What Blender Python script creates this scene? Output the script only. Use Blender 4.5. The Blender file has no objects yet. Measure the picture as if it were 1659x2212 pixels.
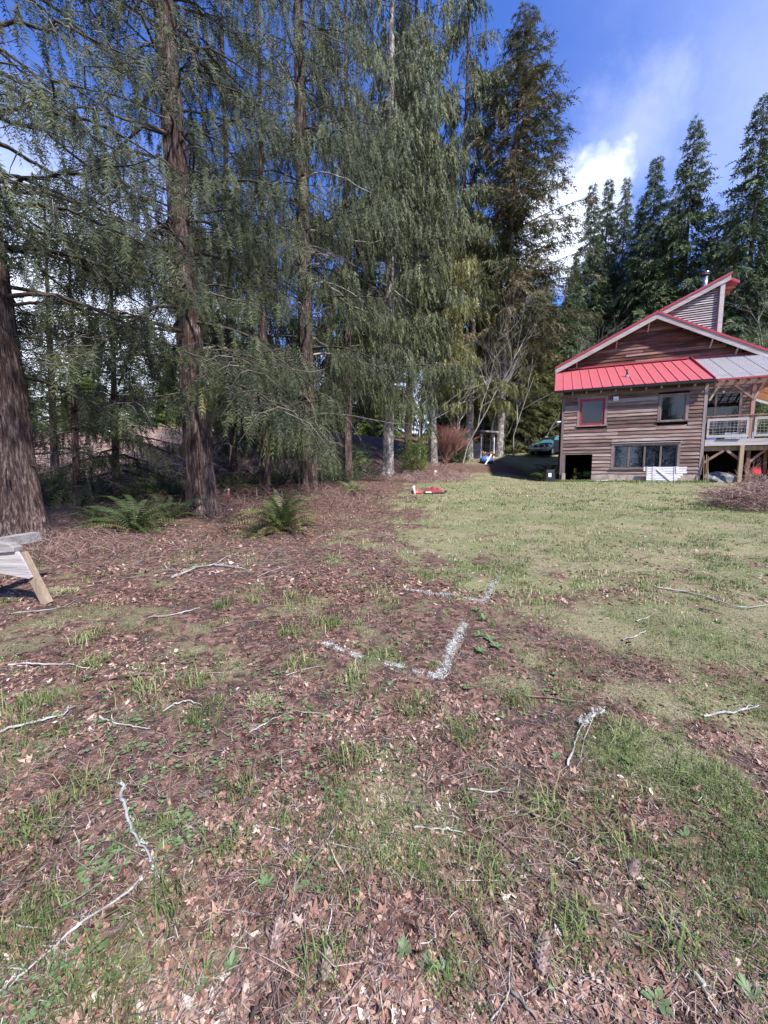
import bpy, math, random
import numpy as np
from mathutils import Vector, Matrix
R = math.radians
rng = np.random.default_rng(11)
rnd = random.Random(5)
sc = bpy.context.scene
COL = sc.collection

# ---------------------------------------------------------------- camera, sky, sun, exposure
FPX, CX, CY, PITCH, EYE = 831.0, 829.5, 1106.0, R(5.6), 1.6
cam = bpy.data.cameras.new("camera")
camo = bpy.data.objects.new("camera", cam)
COL.objects.link(camo)
camo.location = (0, 0, EYE)
camo.rotation_euler = (R(90) - PITCH, 0, 0)
cam.sensor_fit = 'HORIZONTAL'; cam.sensor_width = 36
cam.lens = 36 * FPX / 1659
cam.clip_end = 3000; cam.clip_start = 0.02
sc.camera = camo

def ray(px, py):
    a = (px - CX) / FPX; b = (CY - py) / FPX
    return np.array([a, math.cos(PITCH) + b * math.sin(PITCH), -math.sin(PITCH) + b * math.cos(PITCH)])
def at(px, py, Y):
    r = ray(px, py); return r * Y / r[1] + np.array([0, 0, EYE])

SUN_EL, SUN_AZ = R(49), R(142)      # azimuth clockwise from +Y (behind and to the right of the camera)
sdir = Vector((math.sin(SUN_AZ) * math.cos(SUN_EL), math.cos(SUN_AZ) * math.cos(SUN_EL), math.sin(SUN_EL)))
sun = bpy.data.lights.new("sun", 'SUN'); sun.energy = 4.1; sun.angle = R(2.5); sun.color = (1, .95, .88)
suno = bpy.data.objects.new("sun", sun); COL.objects.link(suno)
suno.rotation_euler = (-sdir).to_track_quat('-Z', 'Y').to_euler()
suno.location = (30, -30, 40)

world = bpy.data.worlds.new("World"); sc.world = world; world.use_nodes = True
sc.view_settings.view_transform = 'Standard'; sc.view_settings.look = 'None'
sc.view_settings.gamma = 1; sc.view_settings.use_curve_mapping = False
sc.view_settings.exposure = 1.25
sc.render.engine = 'CYCLES'
sc.cycles.max_bounces = 6; sc.cycles.transparent_max_bounces = 12
sc.cycles.sample_clamp_indirect = 6

class NT:
    def __init__(s, nt): s.nt = nt; s.nt.nodes.clear()
    def n(s, typ, **kw):
        nd = s.nt.nodes.new(typ)
        for k, v in kw.items():
            if k == 'ins':
                for i, val in v.items():
                    if hasattr(val, 'is_output') or isinstance(val, bpy.types.NodeSocket): s.nt.links.new(val, nd.inputs[i])
                    else: nd.inputs[i].default_value = val
            else: setattr(nd, k, v)
        return nd
    def math(s, op, a, b=None, c=None, clamp=False):
        ins = {0: a}
        if b is not None: ins[1] = b
        if c is not None: ins[2] = c
        return s.n('ShaderNodeMath', operation=op, use_clamp=clamp, ins=ins).outputs[0]
    def vmath(s, op, a, b=None, out=0):
        ins = {0: a}
        if b is not None: ins[1] = b
        return s.n('ShaderNodeVectorMath', operation=op, ins=ins).outputs[out]
    def mix(s, f, a, b, mode='MIX'):
        nd = s.n('ShaderNodeMix', data_type='RGBA', blend_type=mode)
        for idx, val in ((0, f), (6, a), (7, b)):
            if isinstance(val, bpy.types.NodeSocket): s.nt.links.new(val, nd.inputs[idx])
            else: nd.inputs[idx].default_value = val if idx == 0 or len(val) == 4 else (*val, 1)
        return nd.outputs[2]
    def noise(s, vec, scale, detail=4, rough=.55, dist=0.0, out='Fac'):
        ins = {'Scale': scale, 'Detail': detail, 'Roughness': rough, 'Distortion': dist}
        if vec is not None: ins['Vector'] = vec
        return s.n('ShaderNodeTexNoise', ins=ins).outputs[out]
    def ramp(s, f, stops, interp='LINEAR'):
        nd = s.n('ShaderNodeValToRGB', ins={0: f}); cr = nd.color_ramp; cr.interpolation = interp
        while len(cr.elements) < len(stops): cr.elements.new(.5)
        for e, (p, c) in zip(cr.elements, stops):
            e.position = p; e.color = c if len(c) == 4 else (*c, 1)
        return nd.outputs[0]
    def smooth(s, v, lo, hi):
        return s.n('ShaderNodeMapRange', interpolation_type='SMOOTHSTEP', ins={0: v, 1: lo, 2: hi, 3: 0.0, 4: 1.0}).outputs[0]
    def mapping(s, vec, scale=(1, 1, 1), rot=(0, 0, 0), loc=(0, 0, 0)):
        return s.n('ShaderNodeMapping', ins={0: vec, 1: loc, 2: rot, 3: scale}).outputs[0]

def build_world():
    t = NT(world.node_tree)
    d = t.n('ShaderNodeTexCoord').outputs['Generated']
    sky = t.n('ShaderNodeTexSky', sky_type='NISHITA', sun_disc=False, sun_elevation=SUN_EL, sun_rotation=SUN_AZ,
              altitude=100, air_density=1.0, dust_density=.25, ozone_density=3.0).outputs[0]
    sky = t.mix(1.0, sky, (.60, .86, 1.56), 'MULTIPLY')
    sep = t.n('ShaderNodeSeparateXYZ', ins={0: d})
    z = sep.outputs[2]
    zz = t.math('ADD', t.math('MAXIMUM', z, 0.0), .16)
    q = t.n('ShaderNodeCombineXYZ', ins={0: t.math('DIVIDE', sep.outputs[0], zz), 1: t.math('DIVIDE', sep.outputs[1], zz), 2: 0.0}).outputs[0]
    # high thin streaks
    qs = t.mapping(q, (2.6, .8, 1), (0, 0, R(-34)))
    w1 = t.noise(qs, 1.5, 9, .60, .7)
    w2 = t.noise(q, .55, 3, .5)
    wisps = t.math('MULTIPLY', t.smooth(w1, .47, .80), t.smooth(w2, .44, .68))
    wisps = t.math('MULTIPLY', wisps, .5)
    # cumulus fragment standing behind the tall fir, and veil on the right
    dn = t.noise(d, 3.2, 8, .62, .3, out='Color')
    dd = t.vmath('ADD', d, t.n('ShaderNodeVectorMath', operation='SCALE', ins={0: t.vmath('SUBTRACT', dn, (.5, .5, .5)), 3: .30}).outputs[0])
    def blob(px, py, r0, r1):
        v = Vector(ray(px, py)).normalized()
        dist = t.vmath('DISTANCE', dd, tuple(v), out=1)
        return t.math('SUBTRACT', 1.0, t.smooth(dist, r0, r1))
    b1 = blob(1265, 395, .02, .10)
    b2 = t.math('MULTIPLY', blob(1200, 470, .04, .14), .9)
    b3 = t.math('MULTIPLY', blob(1345, 300, .02, .13), .24)
    b4 = t.math('MULTIPLY', blob(1880, 80, .08, .36), .16)
    b5 = t.math('MULTIPLY', blob(1560, 60, .05, .36), .06)
    b6 = t.math('MULTIPLY', blob(120, 800, .10, .50), .92)
    b1 = t.math('MAXIMUM', b1, b6)
    cl = t.math('MAXIMUM', t.math('MAXIMUM', b1, b2), t.math('ADD', t.math('MAXIMUM', b3, b4), b5))
    # bank of cloud low all round
    ln = t.noise(t.mapping(d, (1, 1, 2.4)), 2.3, 8, .6, .2)
    low = t.smooth(t.math('SUBTRACT', t.math('ADD', ln, .12), t.math('MULTIPLY', t.math('MAXIMUM', z, 0.0), 1.35)), .20, .44)
    c = t.math('MAXIMUM', t.math('MAXIMUM', cl, wisps), t.math('MULTIPLY', low, .9), clamp=True)
    cn = t.noise(d, 7, 5, .6)
    cloud = t.ramp(cn, [(.3, (6.2, 6.9, 9.0)), (.62, (9.3, 9.5, 10.2))])
    colr = t.mix(c, sky, cloud)
    bg = t.n('ShaderNodeBackground', ins={0: colr, 1: .083})
    t.nt.links.new(bg.outputs[0], t.n('ShaderNodeOutputWorld').inputs[0])
build_world()

# ---------------------------------------------------------------- materials
def rgb(r, g, b):
    f = lambda c: ((c / 255 + .055) / 1.055) ** 2.4 if c > 10 else c / 255 / 12.92
    return (f(r), f(g), f(b), 1)

def newmat(name):
    m = bpy.data.materials.new(name); m.use_nodes = True
    return m, NT(m.node_tree)
def finish(t, base, rough=.8, bump=None, bstr=.4, bdist=.02, metal=0.0, spec=.3, trans=None, **kw):
    p = t.n('ShaderNodeBsdfPrincipled')
    def put(name, v):
        if isinstance(v, bpy.types.NodeSocket): t.nt.links.new(v, p.inputs[name])
        else: p.inputs[name].default_value = v
    put('Base Color', base if isinstance(base, bpy.types.NodeSocket) or len(base) == 4 else (*base, 1))
    put('Roughness', rough); put('Metallic', metal); put('Specular IOR Level', spec)
    for k, v in kw.items(): put(k.replace('_', ' '), v)
    if bump is not None:
        b = t.n('ShaderNodeBump', ins={'Height': bump, 'Strength': bstr, 'Distance': bdist})
        t.nt.links.new(b.outputs[0], p.inputs['Normal'])
    o = t.n('ShaderNodeOutputMaterial')
    if trans:
        tr = t.n('ShaderNodeBsdfTranslucent')
        if isinstance(base, bpy.types.NodeSocket): t.nt.links.new(base, tr.inputs[0])
        else: tr.inputs[0].default_value = base if len(base) == 4 else (*base, 1)
        ms = t.n('ShaderNodeMixShader', ins={0: trans, 1: p.outputs[0], 2: tr.outputs[0]})
        t.nt.links.new(ms.outputs[0], o.inputs[0])
    else: t.nt.links.new(p.outputs[0], o.inputs[0])

def tint_mat(name, stops, rough=.75, trans=.25, spec=.25):
    """Colour by the per-piece 'tint' attribute (each leaf, blade or twig has its own colour)."""
    m, t = newmat(name)
    a = t.n('ShaderNodeAttribute', attribute_name='tint').outputs['Fac']
    c = t.ramp(a, stops)
    geo = t.n('ShaderNodeTexCoord').outputs['Object']
    nn = t.noise(geo, 75, 4, .7)
    c = t.mix(.6, c, t.mix(1.0, c, t.ramp(nn, [(.3, (.55, .55, .55)), (.7, (1.35, 1.35, 1.35))]), 'MULTIPLY'))
    finish(t, c, rough, trans=trans, spec=spec)
    return m
def plain(name, c, rough=.6, metal=0.0, var=.12, scale=8, spec=.4, bump=.15):
    m, t = newmat(name)
    co = t.n('ShaderNodeTexCoord').outputs['Object']
    n = t.noise(co, scale, 5, .6)
    lo = tuple(x * (1 - var * 1.6) for x in c[:3]); hi = tuple(min(1, x * (1 + var)) for x in c[:3])
    finish(t, t.ramp(n, [(.3, lo), (.7, hi)]), rough, bump=n, bstr=bump, bdist=.01, metal=metal, spec=spec)
    return m
def wood(name, dark, mid, light, axis=0, rough=.85, fine=1.0, bstr=.6, warm=None):
    """Weathered timber, grain along an object axis; every object takes its own tone."""
    m, t = newmat(name)
    co = t.n('ShaderNodeTexCoord').outputs['Object']
    oi = t.n('ShaderNodeObjectInfo').outputs['Random']
    off = t.n('ShaderNodeCombineXYZ', ins={0: t.math('MULTIPLY', oi, 31.0), 1: t.math('MULTIPLY', oi, 17.0), 2: oi}).outputs[0]
    co = t.vmath('ADD', co, off)
    s = [22 * fine] * 3; s[axis] = 1.1 * fine
    g = t.noise(t.mapping(co, tuple(s)), 1.6, 6, .65, .35)
    s2 = [4.0] * 3; s2[axis] = .45
    b = t.noise(t.mapping(co, tuple(s2)), 1.2, 5, .6)
    f = t.math('ADD', t.math('MULTIPLY', g, .6), t.math('MULTIPLY', b, .55))
    f = t.math('ADD', f, t.math('MULTIPLY', t.math('SUBTRACT', oi, .5), .24))
    c = t.ramp(f, [(.34, dark), (.54, mid), (.78, light)])
    if warm: c = t.mix(t.smooth(t.noise(co, .8, 3), .5, .72), c, t.mix(1.0, c, warm, 'MULTIPLY'))
    finish(t, c, rough, bump=g, bstr=bstr, bdist=.012, spec=.15)
    return m

def bark_mat(name, dark, mid, light, moss=.25, zs=.18, lichen=0.0):
    m, t = newmat(name)
    co = t.n('ShaderNodeTexCoord').outputs['Object']
    g = t.noise(t.mapping(co, (1, 1, zs * .55)), 27, 8, .66, .25)
    g2 = t.noise(t.mapping(co, (1, 1, zs * .5)), 70, 5, .6, .2)
    b = t.noise(co, 2.2, 5, .6)
    f = t.math('ADD', t.math('MULTIPLY', g, .75), t.math('MULTIPLY', g2, .3))
    f = t.math('ADD', f, t.math('MULTIPLY', t.math('SUBTRACT', b, .5), .30))
    c = t.ramp(f, [(.38, dark), (.53, mid), (.70, light)])
    mo = t.smooth(b, .58 - .12 * moss, .75)
    c = t.mix(t.math('MULTIPLY', mo, moss), c, (.055, .060, .018))
    if lichen:
        l = t.noise(t.mapping(co, (1, 1, .8)), 5, 6, .7, .5)
        c = t.mix(t.math('MULTIPLY', t.smooth(l, .48, .6), lichen), c, (.46, .45, .42))
    finish(t, c, .92, bump=f, bstr=1.0, bdist=.06, spec=.1)
    return m

M = {}
M['bark'] = bark_mat('cedar_bark', (.014, .009, .008), (.068, .044, .039), (.27, .215, .205))
M['bark_fir'] = bark_mat('fir_bark', (.03, .025, .022), (.15, .13, .12), (.36, .33, .32), moss=.35, zs=.4, lichen=.75)
M['bark_far'] = bark_mat('far_bark', (.035, .03, .026), (.10, .085, .075), (.2, .18, .17), moss=.2, zs=.4)
M['branch'] = tint_mat('branch_bark', [(0, (.022, .018, .015)), (.5, (.075, .062, .052)), (.8, (.20, .18, .155)), (1, (.42, .40, .36))], .9, 0, .1)
M['cedar'] = tint_mat('cedar_foliage', [(0, (.018, .024, .012)), (.3, (.044, .056, .024)), (.6, (.086, .102, .042)), (.85, (.130, .150, .058)), (1, (.20, .20, .07))], .6, .28, .35)
M['cedar_sun_tint'] = tint_mat('sun_tinted_cedar_foliage', [(0, (.040, .045, .016)), (.3, (.090, .098, .034)), (.6, (.165, .168, .058)), (.85, (.24, .235, .085)), (1, (.34, .305, .13))], .6, .3, .35)  # yellower, lighter copy of the cedar green with sunlight put into its colour
M['fir'] = tint_mat('fir_needles', [(0, (.028, .046, .023)), (.4, (.072, .106, .048)), (.75, (.130, .170, .072)), (.93, (.18, .205, .09)), (1, (.22, .18, .10))], .65, .2, .3)
M['fir_brown'] = tint_mat('cone_laden_fir_needles', [(0, (.022, .028, .014)), (.4, (.050, .060, .026)), (.72, (.090, .095, .042)), (.85, (.14, .115, .062)), (1, (.21, .15, .095))], .65, .2, .3)
M['fern'] = tint_mat('fern_fronds', [(0, (.028, .046, .016)), (.5, (.070, .100, .030)), (.8, (.13, .155, .050)), (.92, (.18, .15, .07)), (1, (.22, .12, .065))], .5, .25, .4)
M['grass'] = tint_mat('grass_blades', [(0, (.050, .078, .026)), (.3, (.100, .150, .045)), (.5, (.165, .225, .070)), (.66, (.26, .30, .120)), (.8, (.38, .36, .21)), (1, (.56, .49, .36))], .65, .3, .3)
M['litter'] = tint_mat('leaf_litter', [(0, (.036, .020, .016)), (.25, (.120, .062, .047)), (.5, (.245, .132, .100)), (.75, (.38, .240, .180)), (.92, (.45, .32, .26)), (1, (.54, .45, .39))], .8, .1, .2)
M['twig'] = tint_mat('twigs', [(0, (.055, .036, .033)), (.4, (.16, .110, .098)), (.7, (.30, .225, .20)), (.9, (.46, .39, .355)), (1, (.66, .63, .60))], .85, 0, .15)
M['weed'] = tint_mat('weed_leaves', [(0, (.055, .095, .040)), (.5, (.115, .175, .070)), (.85, (.175, .245, .115)), (1, (.23, .29, .18))], .5, .25, .4)
M['bramble'] = tint_mat('bramble_canes', [(0, (.05, .028, .025)), (.35, (.15, .085, .075)), (.7, (.32, .21, .185)), (1, (.52, .40, .36))], .85, .1, .15)
M['dogwood'] = tint_mat('red_stems', [(0, (.12, .05, .045)), (.5, (.26, .12, .10)), (1, (.42, .26, .22))], .7, 0, .2)
M['yellowbush'] = tint_mat('yellow_green_leaves', [(0, (.05, .08, .016)), (.5, (.12, .17, .03)), (1, (.24, .27, .06))], .5, .3, .4)
M['lichen'] = tint_mat('lichen_bark', [(0, (.10, .085, .075)), (.35, (.24, .225, .205)), (.7, (.44, .44, .41)), (1, (.68, .69, .66))], .9, 0, .1)
M['siding'] = wood('weathered_siding', (.042, .026, .022), (.160, .107, .092), (.38, .30, .272), 0, warm=(1.1, .88, .78))
M['siding_gable'] = wood('brown_gable_siding', (.030, .013, .010), (.115, .058, .045), (.27, .175, .155), 0, warm=(1.25, .8, .68))
M['trimwood'] = wood('weathered_corner_trim', (.08, .055, .05), (.19, .14, .135), (.32, .26, .25), 2)
M['greywood'] = wood('grey_fascia_wood', (.17, .145, .14), (.33, .29, .28), (.48, .44, .43), 0, bstr=.3)
M['palewood'] = wood('pale_painted_wood', (.34, .32, .34), (.55, .53, .56), (.70, .69, .72), 0, bstr=.3)
M['redwood'] = wood('reddish_deck_timber', (.10, .05, .04), (.27, .15, .12), (.42, .27, .22), 2, bstr=.3)
M['tanwood'] = wood('tan_deck_timber', (.13, .08, .045), (.27, .19, .12), (.40, .31, .22), 2, bstr=.3)
M['orangewood'] = wood('orange_porch_joist', (.30, .12, .05), (.52, .24, .11), (.68, .38, .22), 0, bstr=.3)
M['sawwood'] = wood('weathered_sawhorse_ply', (.10, .085, .08), (.27, .245, .235), (.50, .47, .45), 0, fine=1.3, bstr=.8)
M['legwood'] = wood('sawhorse_leg_wood', (.09, .06, .04), (.20, .145, .10), (.33, .26, .19), 2, fine=1.5)
M['redroof'] = plain('red_roof_metal', rgb(164, 78, 84), .55, var=.08, scale=3, spec=.5, bump=.05)
M['redtrim'] = plain('red_trim_metal', rgb(158, 56, 66), .45, var=.1, scale=5)
M['redpaint'] = plain('red_window_paint', rgb(150, 42, 44), .6, var=.15)
M['dark'] = plain('dark_metal', (.018, .018, .02, 1), .5)
M['black'] = plain('black_plastic', (.012, .013, .016, 1), .45)
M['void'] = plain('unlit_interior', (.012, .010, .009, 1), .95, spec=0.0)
M['stone'] = plain('stucco_foundation', (.40, .31, .26, 1), .9, var=.25, scale=3, bump=.5)
M['concrete'] = plain('concrete', (.42, .40, .36, 1), .9, var=.2, scale=10, bump=.5)
M['steel'] = plain('steel_flue', (.55, .56, .58, 1), .25, metal=.9, var=.15)
M['white'] = plain('white_plastic', (.78, .78, .76, 1), .4, var=.06)
M['rededge'] = plain('red_plastic', rgb(186, 42, 32), .4, var=.08)
M['redcloth'] = plain('faded_red_canvas', rgb(128, 50, 56), .85, var=.2)
M['blue'] = plain('blue_plastic', rgb(70, 110, 175), .4, var=.15)
M['navy'] = plain('navy_plastic', rgb(26, 36, 62), .45, var=.15)
M['teal'] = plain('teal_paint', rgb(42, 122, 120), .5, var=.1)
M['carpaint'] = plain('dark_teal_car_paint', (.05, .16, .19, 1), .22, var=.08, scale=2, spec=.6, bump=0)
M['chrome'] = plain('dull_chrome', (.50, .49, .52, 1), .28, metal=.8, var=.15)
M['tyre'] = plain('tyre_rubber', (.018, .018, .018, 1), .85)
M['lamp'] = plain('headlight_lens', (.72, .72, .74, 1), .12, var=.1)
M['amber'] = plain('amber_lens', (.65, .25, .10, 1), .25)
M['tarp'] = plain('grey_tarp', (.13, .14, .15, 1), .5, var=.4, scale=5, bump=.6)
M['greybox'] = plain('grey_cabinet_metal', (.42, .43, .44, 1), .5, var=.06)
M['sling'] = plain('brown_sling_fabric', (.17, .12, .10, 1), .8)
M['mower'] = plain('green_mower_paint', (.02, .10, .03, 1), .4)
M['yellow'] = plain('yellow_plastic', (.55, .38, .03, 1), .45)
M['moss'] = plain('moss', (.07, .085, .02, 1), .95, var=.4, scale=40, bump=1)
M['amberbulb'] = plain('glass_bulb', (.75, .73, .68, 1), .15)

def mk_glass():
    m, t = newmat('window_glass')
    tr = t.n('ShaderNodeBsdfTransparent', ins={0: (.62, .65, .67, 1)})
    gl = t.n('ShaderNodeBsdfGlossy', ins={0: (.8, .85, .9, 1), 'Roughness': .04})
    lw = t.n('ShaderNodeLayerWeight', ins={0: .25}).outputs['Fresnel']
    f = t.math('ADD', t.math('MULTIPLY', lw, .5), .035, clamp=True)
    ms = t.n('ShaderNodeMixShader', ins={0: f, 1: tr.outputs[0], 2: gl.outputs[0]})
    t.nt.links.new(ms.outputs[0], t.n('ShaderNodeOutputMaterial').inputs[0]); return m
M['glass'] = mk_glass()
def mk_lace():
    m, t = newmat('lace_curtain')
    co = t.n('ShaderNodeTexCoord').outputs['Object']
    n = t.noise(co, 9, 6, .8, .8)
    finish(t, t.ramp(n, [(.43, (.03, .035, .045)), (.53, (.40, .44, .50)), (.62, (.85, .87, .9))]), .9, spec=.1)
    return m
M['lace'] = mk_lace()
def mk_poly():
    m, t = newmat('polycarbonate_sheet')
    co = t.n('ShaderNodeTexCoord').outputs['Object']
    n = t.noise(co, 2, 4)
    p = t.n('ShaderNodeBsdfPrincipled', ins={'Base Color': t.ramp(n, [(.3, (.74, .73, .77)), (.7, (.88, .87, .90))]), 'Roughness': .3})
    tl = t.n('ShaderNodeBsdfTranslucent', ins={0: (.8, .8, .82, 1)})
    tr = t.n('ShaderNodeBsdfTransparent', ins={0: (.85, .85, .9, 1)})
    a = t.n('ShaderNodeMixShader', ins={0: .35, 1: p.outputs[0], 2: tl.outputs[0]})
    b = t.n('ShaderNodeMixShader', ins={0: .45, 1: a.outputs[0], 2: tr.outputs[0]})
    t.nt.links.new(b.outputs[0], t.n('ShaderNodeOutputMaterial').inputs[0]); return m
M['poly'] = mk_poly()
def mk_ground():
    m, t = newmat('ground_soil_and_turf')
    co = t.n('ShaderNodeTexCoord').outputs['Object']
    gr = t.n('ShaderNodeAttribute', attribute_name='grass').outputs['Fac']
    fine = t.noise(co, 38, 6, .7, .4)
    mid = t.noise(co, 6, 5, .6)
    vor = t.n('ShaderNodeTexVoronoi', feature='F1', ins={'Vector': t.mapping(co, (1, 1, 1)), 'Scale': 26.0, 'Randomness': 1.0})
    cellv = t.n('ShaderNodeSeparateColor', ins={0: vor.outputs['Color']}).outputs[0]
    lit = t.ramp(t.math('ADD', t.math('MULTIPLY', fine, .6), t.math('MULTIPLY', cellv, .4)),
                 [(.25, (.026, .015, .012)), (.45, (.096, .054, .042)), (.65, (.20, .120, .094)), (.85, (.33, .23, .19))])
    soil = t.ramp(fine, [(.3, (.030, .020, .019)), (.7, (.10, .070, .064))])
    lit = t.mix(t.smooth(mid, .46, .66), lit, soil)
    tn = t.noise(co, 60, 4, .7)
    big = t.noise(co, .9, 4, .6)
    turf = t.ramp(tn, [(.28, (.055, .062, .028)), (.5, (.150, .160, .076)), (.72, (.31, .30, .175))])
    straw = t.ramp(tn, [(.3, (.10, .088, .050)), (.6, (.27, .245, .145)), (.8, (.40, .37, .24))])
    turf = t.mix(t.smooth(big, .38, .62), turf, straw)
    c = t.mix(t.smooth(t.math('ADD', gr, t.math('MULTIPLY', t.math('SUBTRACT', mid, .5), .9)), .34, .86), lit, turf)
    finish(t, c, .95, bump=t.math('ADD', fine, t.math('MULTIPLY', tn, .5)), bstr=.9, bdist=.02, spec=.1)
    return m
M['ground'] = mk_ground()

# ---------------------------------------------------------------- object helpers
def tag(o, label=None, cat=None, group=None, kind=None):
    if label: o['label'] = label
    if cat: o['category'] = cat
    if group: o['group'] = group
    if kind: o['kind'] = kind
    return o
def empty(name, label, cat, loc=(0, 0, 0), rotz=0, group=None):
    o = bpy.data.objects.new(name, None); COL.objects.link(o)
    o.location = loc; o.rotation_euler = (0, 0, rotz); o.empty_display_size = .2
    return tag(o, label, cat, group)
def link(name, me, m, parent=None):
    if m is not None and not me.materials: me.materials.append(m)
    o = bpy.data.objects.new(name, me); COL.objects.link(o)
    if parent is not None: o.parent = parent
    return o
def mesh_np(name, V, Fc, k, m, parent=None, tint=None, smooth=False):
    """V (n,3), Fc (f,k) faces of one size."""
    me = bpy.data.meshes.new(name)
    V = np.asarray(V, np.float32); Fc = np.asarray(Fc, np.int32)
    me.vertices.add(len(V)); me.vertices.foreach_set('co', V.ravel())
    me.loops.add(Fc.size); me.loops.foreach_set('vertex_index', Fc.ravel())
    me.polygons.add(len(Fc)); me.polygons.foreach_set('loop_start', np.arange(0, Fc.size, k, dtype=np.int32))
    if smooth: me.polygons.foreach_set('use_smooth', np.ones(len(Fc), bool))
    if tint is not None:
        a = me.attributes.new('tint', 'FLOAT', 'POINT'); a.data.foreach_set('value', np.asarray(tint, np.float32))
    me.update(calc_edges=True)
    return link(name, me, m, parent)

class MB:
    """Collects boxes, bars, tubes and polygons into one mesh."""
    def __init__(s): s.v = []; s.f = []; s.t = []
    def add(s, vs, fs, tint=.5):
        b = len(s.v); s.v += [tuple(map(float, p)) for p in vs]; s.f += [tuple(i + b for i in f) for f in fs]
        s.t += [tint] * len(vs) if np.isscalar(tint) else list(tint)
        return s
    def box(s, x0, x1, y0, y1, z0, z1, tint=.5):
        return s.add([(x0, y0, z0), (x1, y0, z0), (x1, y1, z0), (x0, y1, z0), (x0, y0, z1), (x1, y0, z1), (x1, y1, z1), (x0, y1, z1)],
                     [(3, 2, 1, 0), (4, 5, 6, 7), (0, 1, 5, 4), (1, 2, 6, 5), (2, 3, 7, 6), (3, 0, 4, 7)], tint)
    def bar(s, a, b, w, h, up=(0, 0, 1), tint=.5):
        a = np.array(a, float); b = np.array(b, float); d = b - a; d /= np.linalg.norm(d)
        up = np.array(up, float)
        if abs(d.dot(up)) > .98: up = np.array([1., 0, 0])
        x = np.cross(d, up); x /= np.linalg.norm(x); y = np.cross(x, d)
        x = x * w / 2; y = y * h / 2
        return s.add([a - x - y, a + x - y, a + x + y, a - x + y, b - x - y, b + x - y, b + x + y, b - x + y],
                     [(3, 2, 1, 0), (4, 5, 6, 7), (0, 1, 5, 4), (1, 2, 6, 5), (2, 3, 7, 6), (3, 0, 4, 7)], tint)
    def tube(s, pts, rad, n=6, tint=.5, cap=True):
        pts = np.asarray(pts, float); m = len(pts)
        rad = np.full(m, rad) if np.isscalar(rad) else np.asarray(rad, float)
        T = np.gradient(pts, axis=0); T /= np.linalg.norm(T, axis=1)[:, None] + 1e-9
        ref = np.array([0, 0, 1.]) if abs(T[:, 2]).mean() < .8 else np.array([1., 0, 0])
        X = np.cross(T, ref); X /= np.linalg.norm(X, axis=1)[:, None] + 1e-9; Y = np.cross(T, X)
        a = np.linspace(0, 2 * math.pi, n, endpoint=False)
        V = pts[:, None] + rad[:, None, None] * (np.cos(a)[None, :, None] * X[:, None] + np.sin(a)[None, :, None] * Y[:, None])
        F = [(i * n + j, i * n + (j + 1) % n, (i + 1) * n + (j + 1) % n, (i + 1) * n + j) for i in range(m - 1) for j in range(n)]
        if cap: F += [tuple(range(n))[::-1], tuple((m - 1) * n + j for j in range(n))]
        tt = tint if np.isscalar(tint) else np.repeat(np.asarray(tint), n)
        return s.add(V.reshape(-1, 3), F, tt)
    def lathe(s, prof, n=16, c=(0, 0, 0), tint=.5):
        V = []; F = []
        for r, z in prof:
            for j in range(n):
                a = 2 * math.pi * j / n; V.append((c[0] + r * math.cos(a), c[1] + r * math.sin(a), c[2] + z))
        for i in range(len(prof) - 1):
            for j in range(n): F.append((i * n + j, i * n + (j + 1) % n, (i + 1) * n + (j + 1) % n, (i + 1) * n + j))
        F += [tuple(range(n))[::-1], tuple((len(prof) - 1) * n + j for j in range(n))]
        return s.add(V, F, tint)
    def prism(s, poly, y0, y1, tint=.5):
        """poly of (x,z) extruded along y."""
        n = len(poly)
        V = [(x, y0, z) for x, z in poly] + [(x, y1, z) for x, z in poly]
        F = [tuple(range(n)), tuple(range(2 * n - 1, n - 1, -1))] + [(i + n, (i + 1) % n + n, (i + 1) % n, i) for i in range(n)]
        return s.add(V, F, tint)
    def build(s, name, m, parent=None, smooth=False):
        me = bpy.data.meshes.new(name); me.from_pydata(s.v, [], s.f)
        a = me.attributes.new('tint', 'FLOAT', 'POINT'); a.data.foreach_set('value', np.asarray(s.t, np.float32))
        if smooth: me.polygons.foreach_set('use_smooth', np.ones(len(me.polygons), bool))
        me.update()
        return link(name, me, m, parent)
def bevel(o, w, seg=2):
    b = o.modifiers.new('bevel', 'BEVEL'); b.width = w; b.segments = seg; b.limit_method = 'ANGLE'; b.angle_limit = R(35); return o
def shade_auto(o):
    o.data.polygons.foreach_set('use_smooth', np.ones(len(o.data.polygons), bool)); return o

# ---------------------------------------------------------------- terrain
def _h(ix, iy, s):
    n = (ix.astype(np.int64) * 374761393 + iy.astype(np.int64) * 668265263 + s * 974711) & 0x7fffffff
    n = ((n ^ (n >> 13)) * 1274126177) & 0x7fffffff
    return ((n ^ (n >> 16)) & 0xffff) / 65535.0
def vn(x, y, s=0):
    x = np.asarray(x, float); y = np.asarray(y, float)
    ix = np.floor(x); iy = np.floor(y); fx = x - ix; fy = y - iy
    fx = fx * fx * (3 - 2 * fx); fy = fy * fy * (3 - 2 * fy)
    a = _h(ix, iy, s); b = _h(ix + 1, iy, s); c = _h(ix, iy + 1, s); d = _h(ix + 1, iy + 1, s)
    return (a * (1 - fx) + b * fx) * (1 - fy) + (c * (1 - fx) + d * fx) * fy
def fbm(x, y, s=0, o=4):
    t = 0; a = .5; tot = 0
    for i in range(o): t = t + a * vn(x * 2 ** i, y * 2 ** i, s + i); tot += a; a *= .5
    return t / tot
def sstep(a, b, x):
    t = np.clip((x - a) / (b - a), 0, 1); return t * t * (3 - 2 * t)

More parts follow.
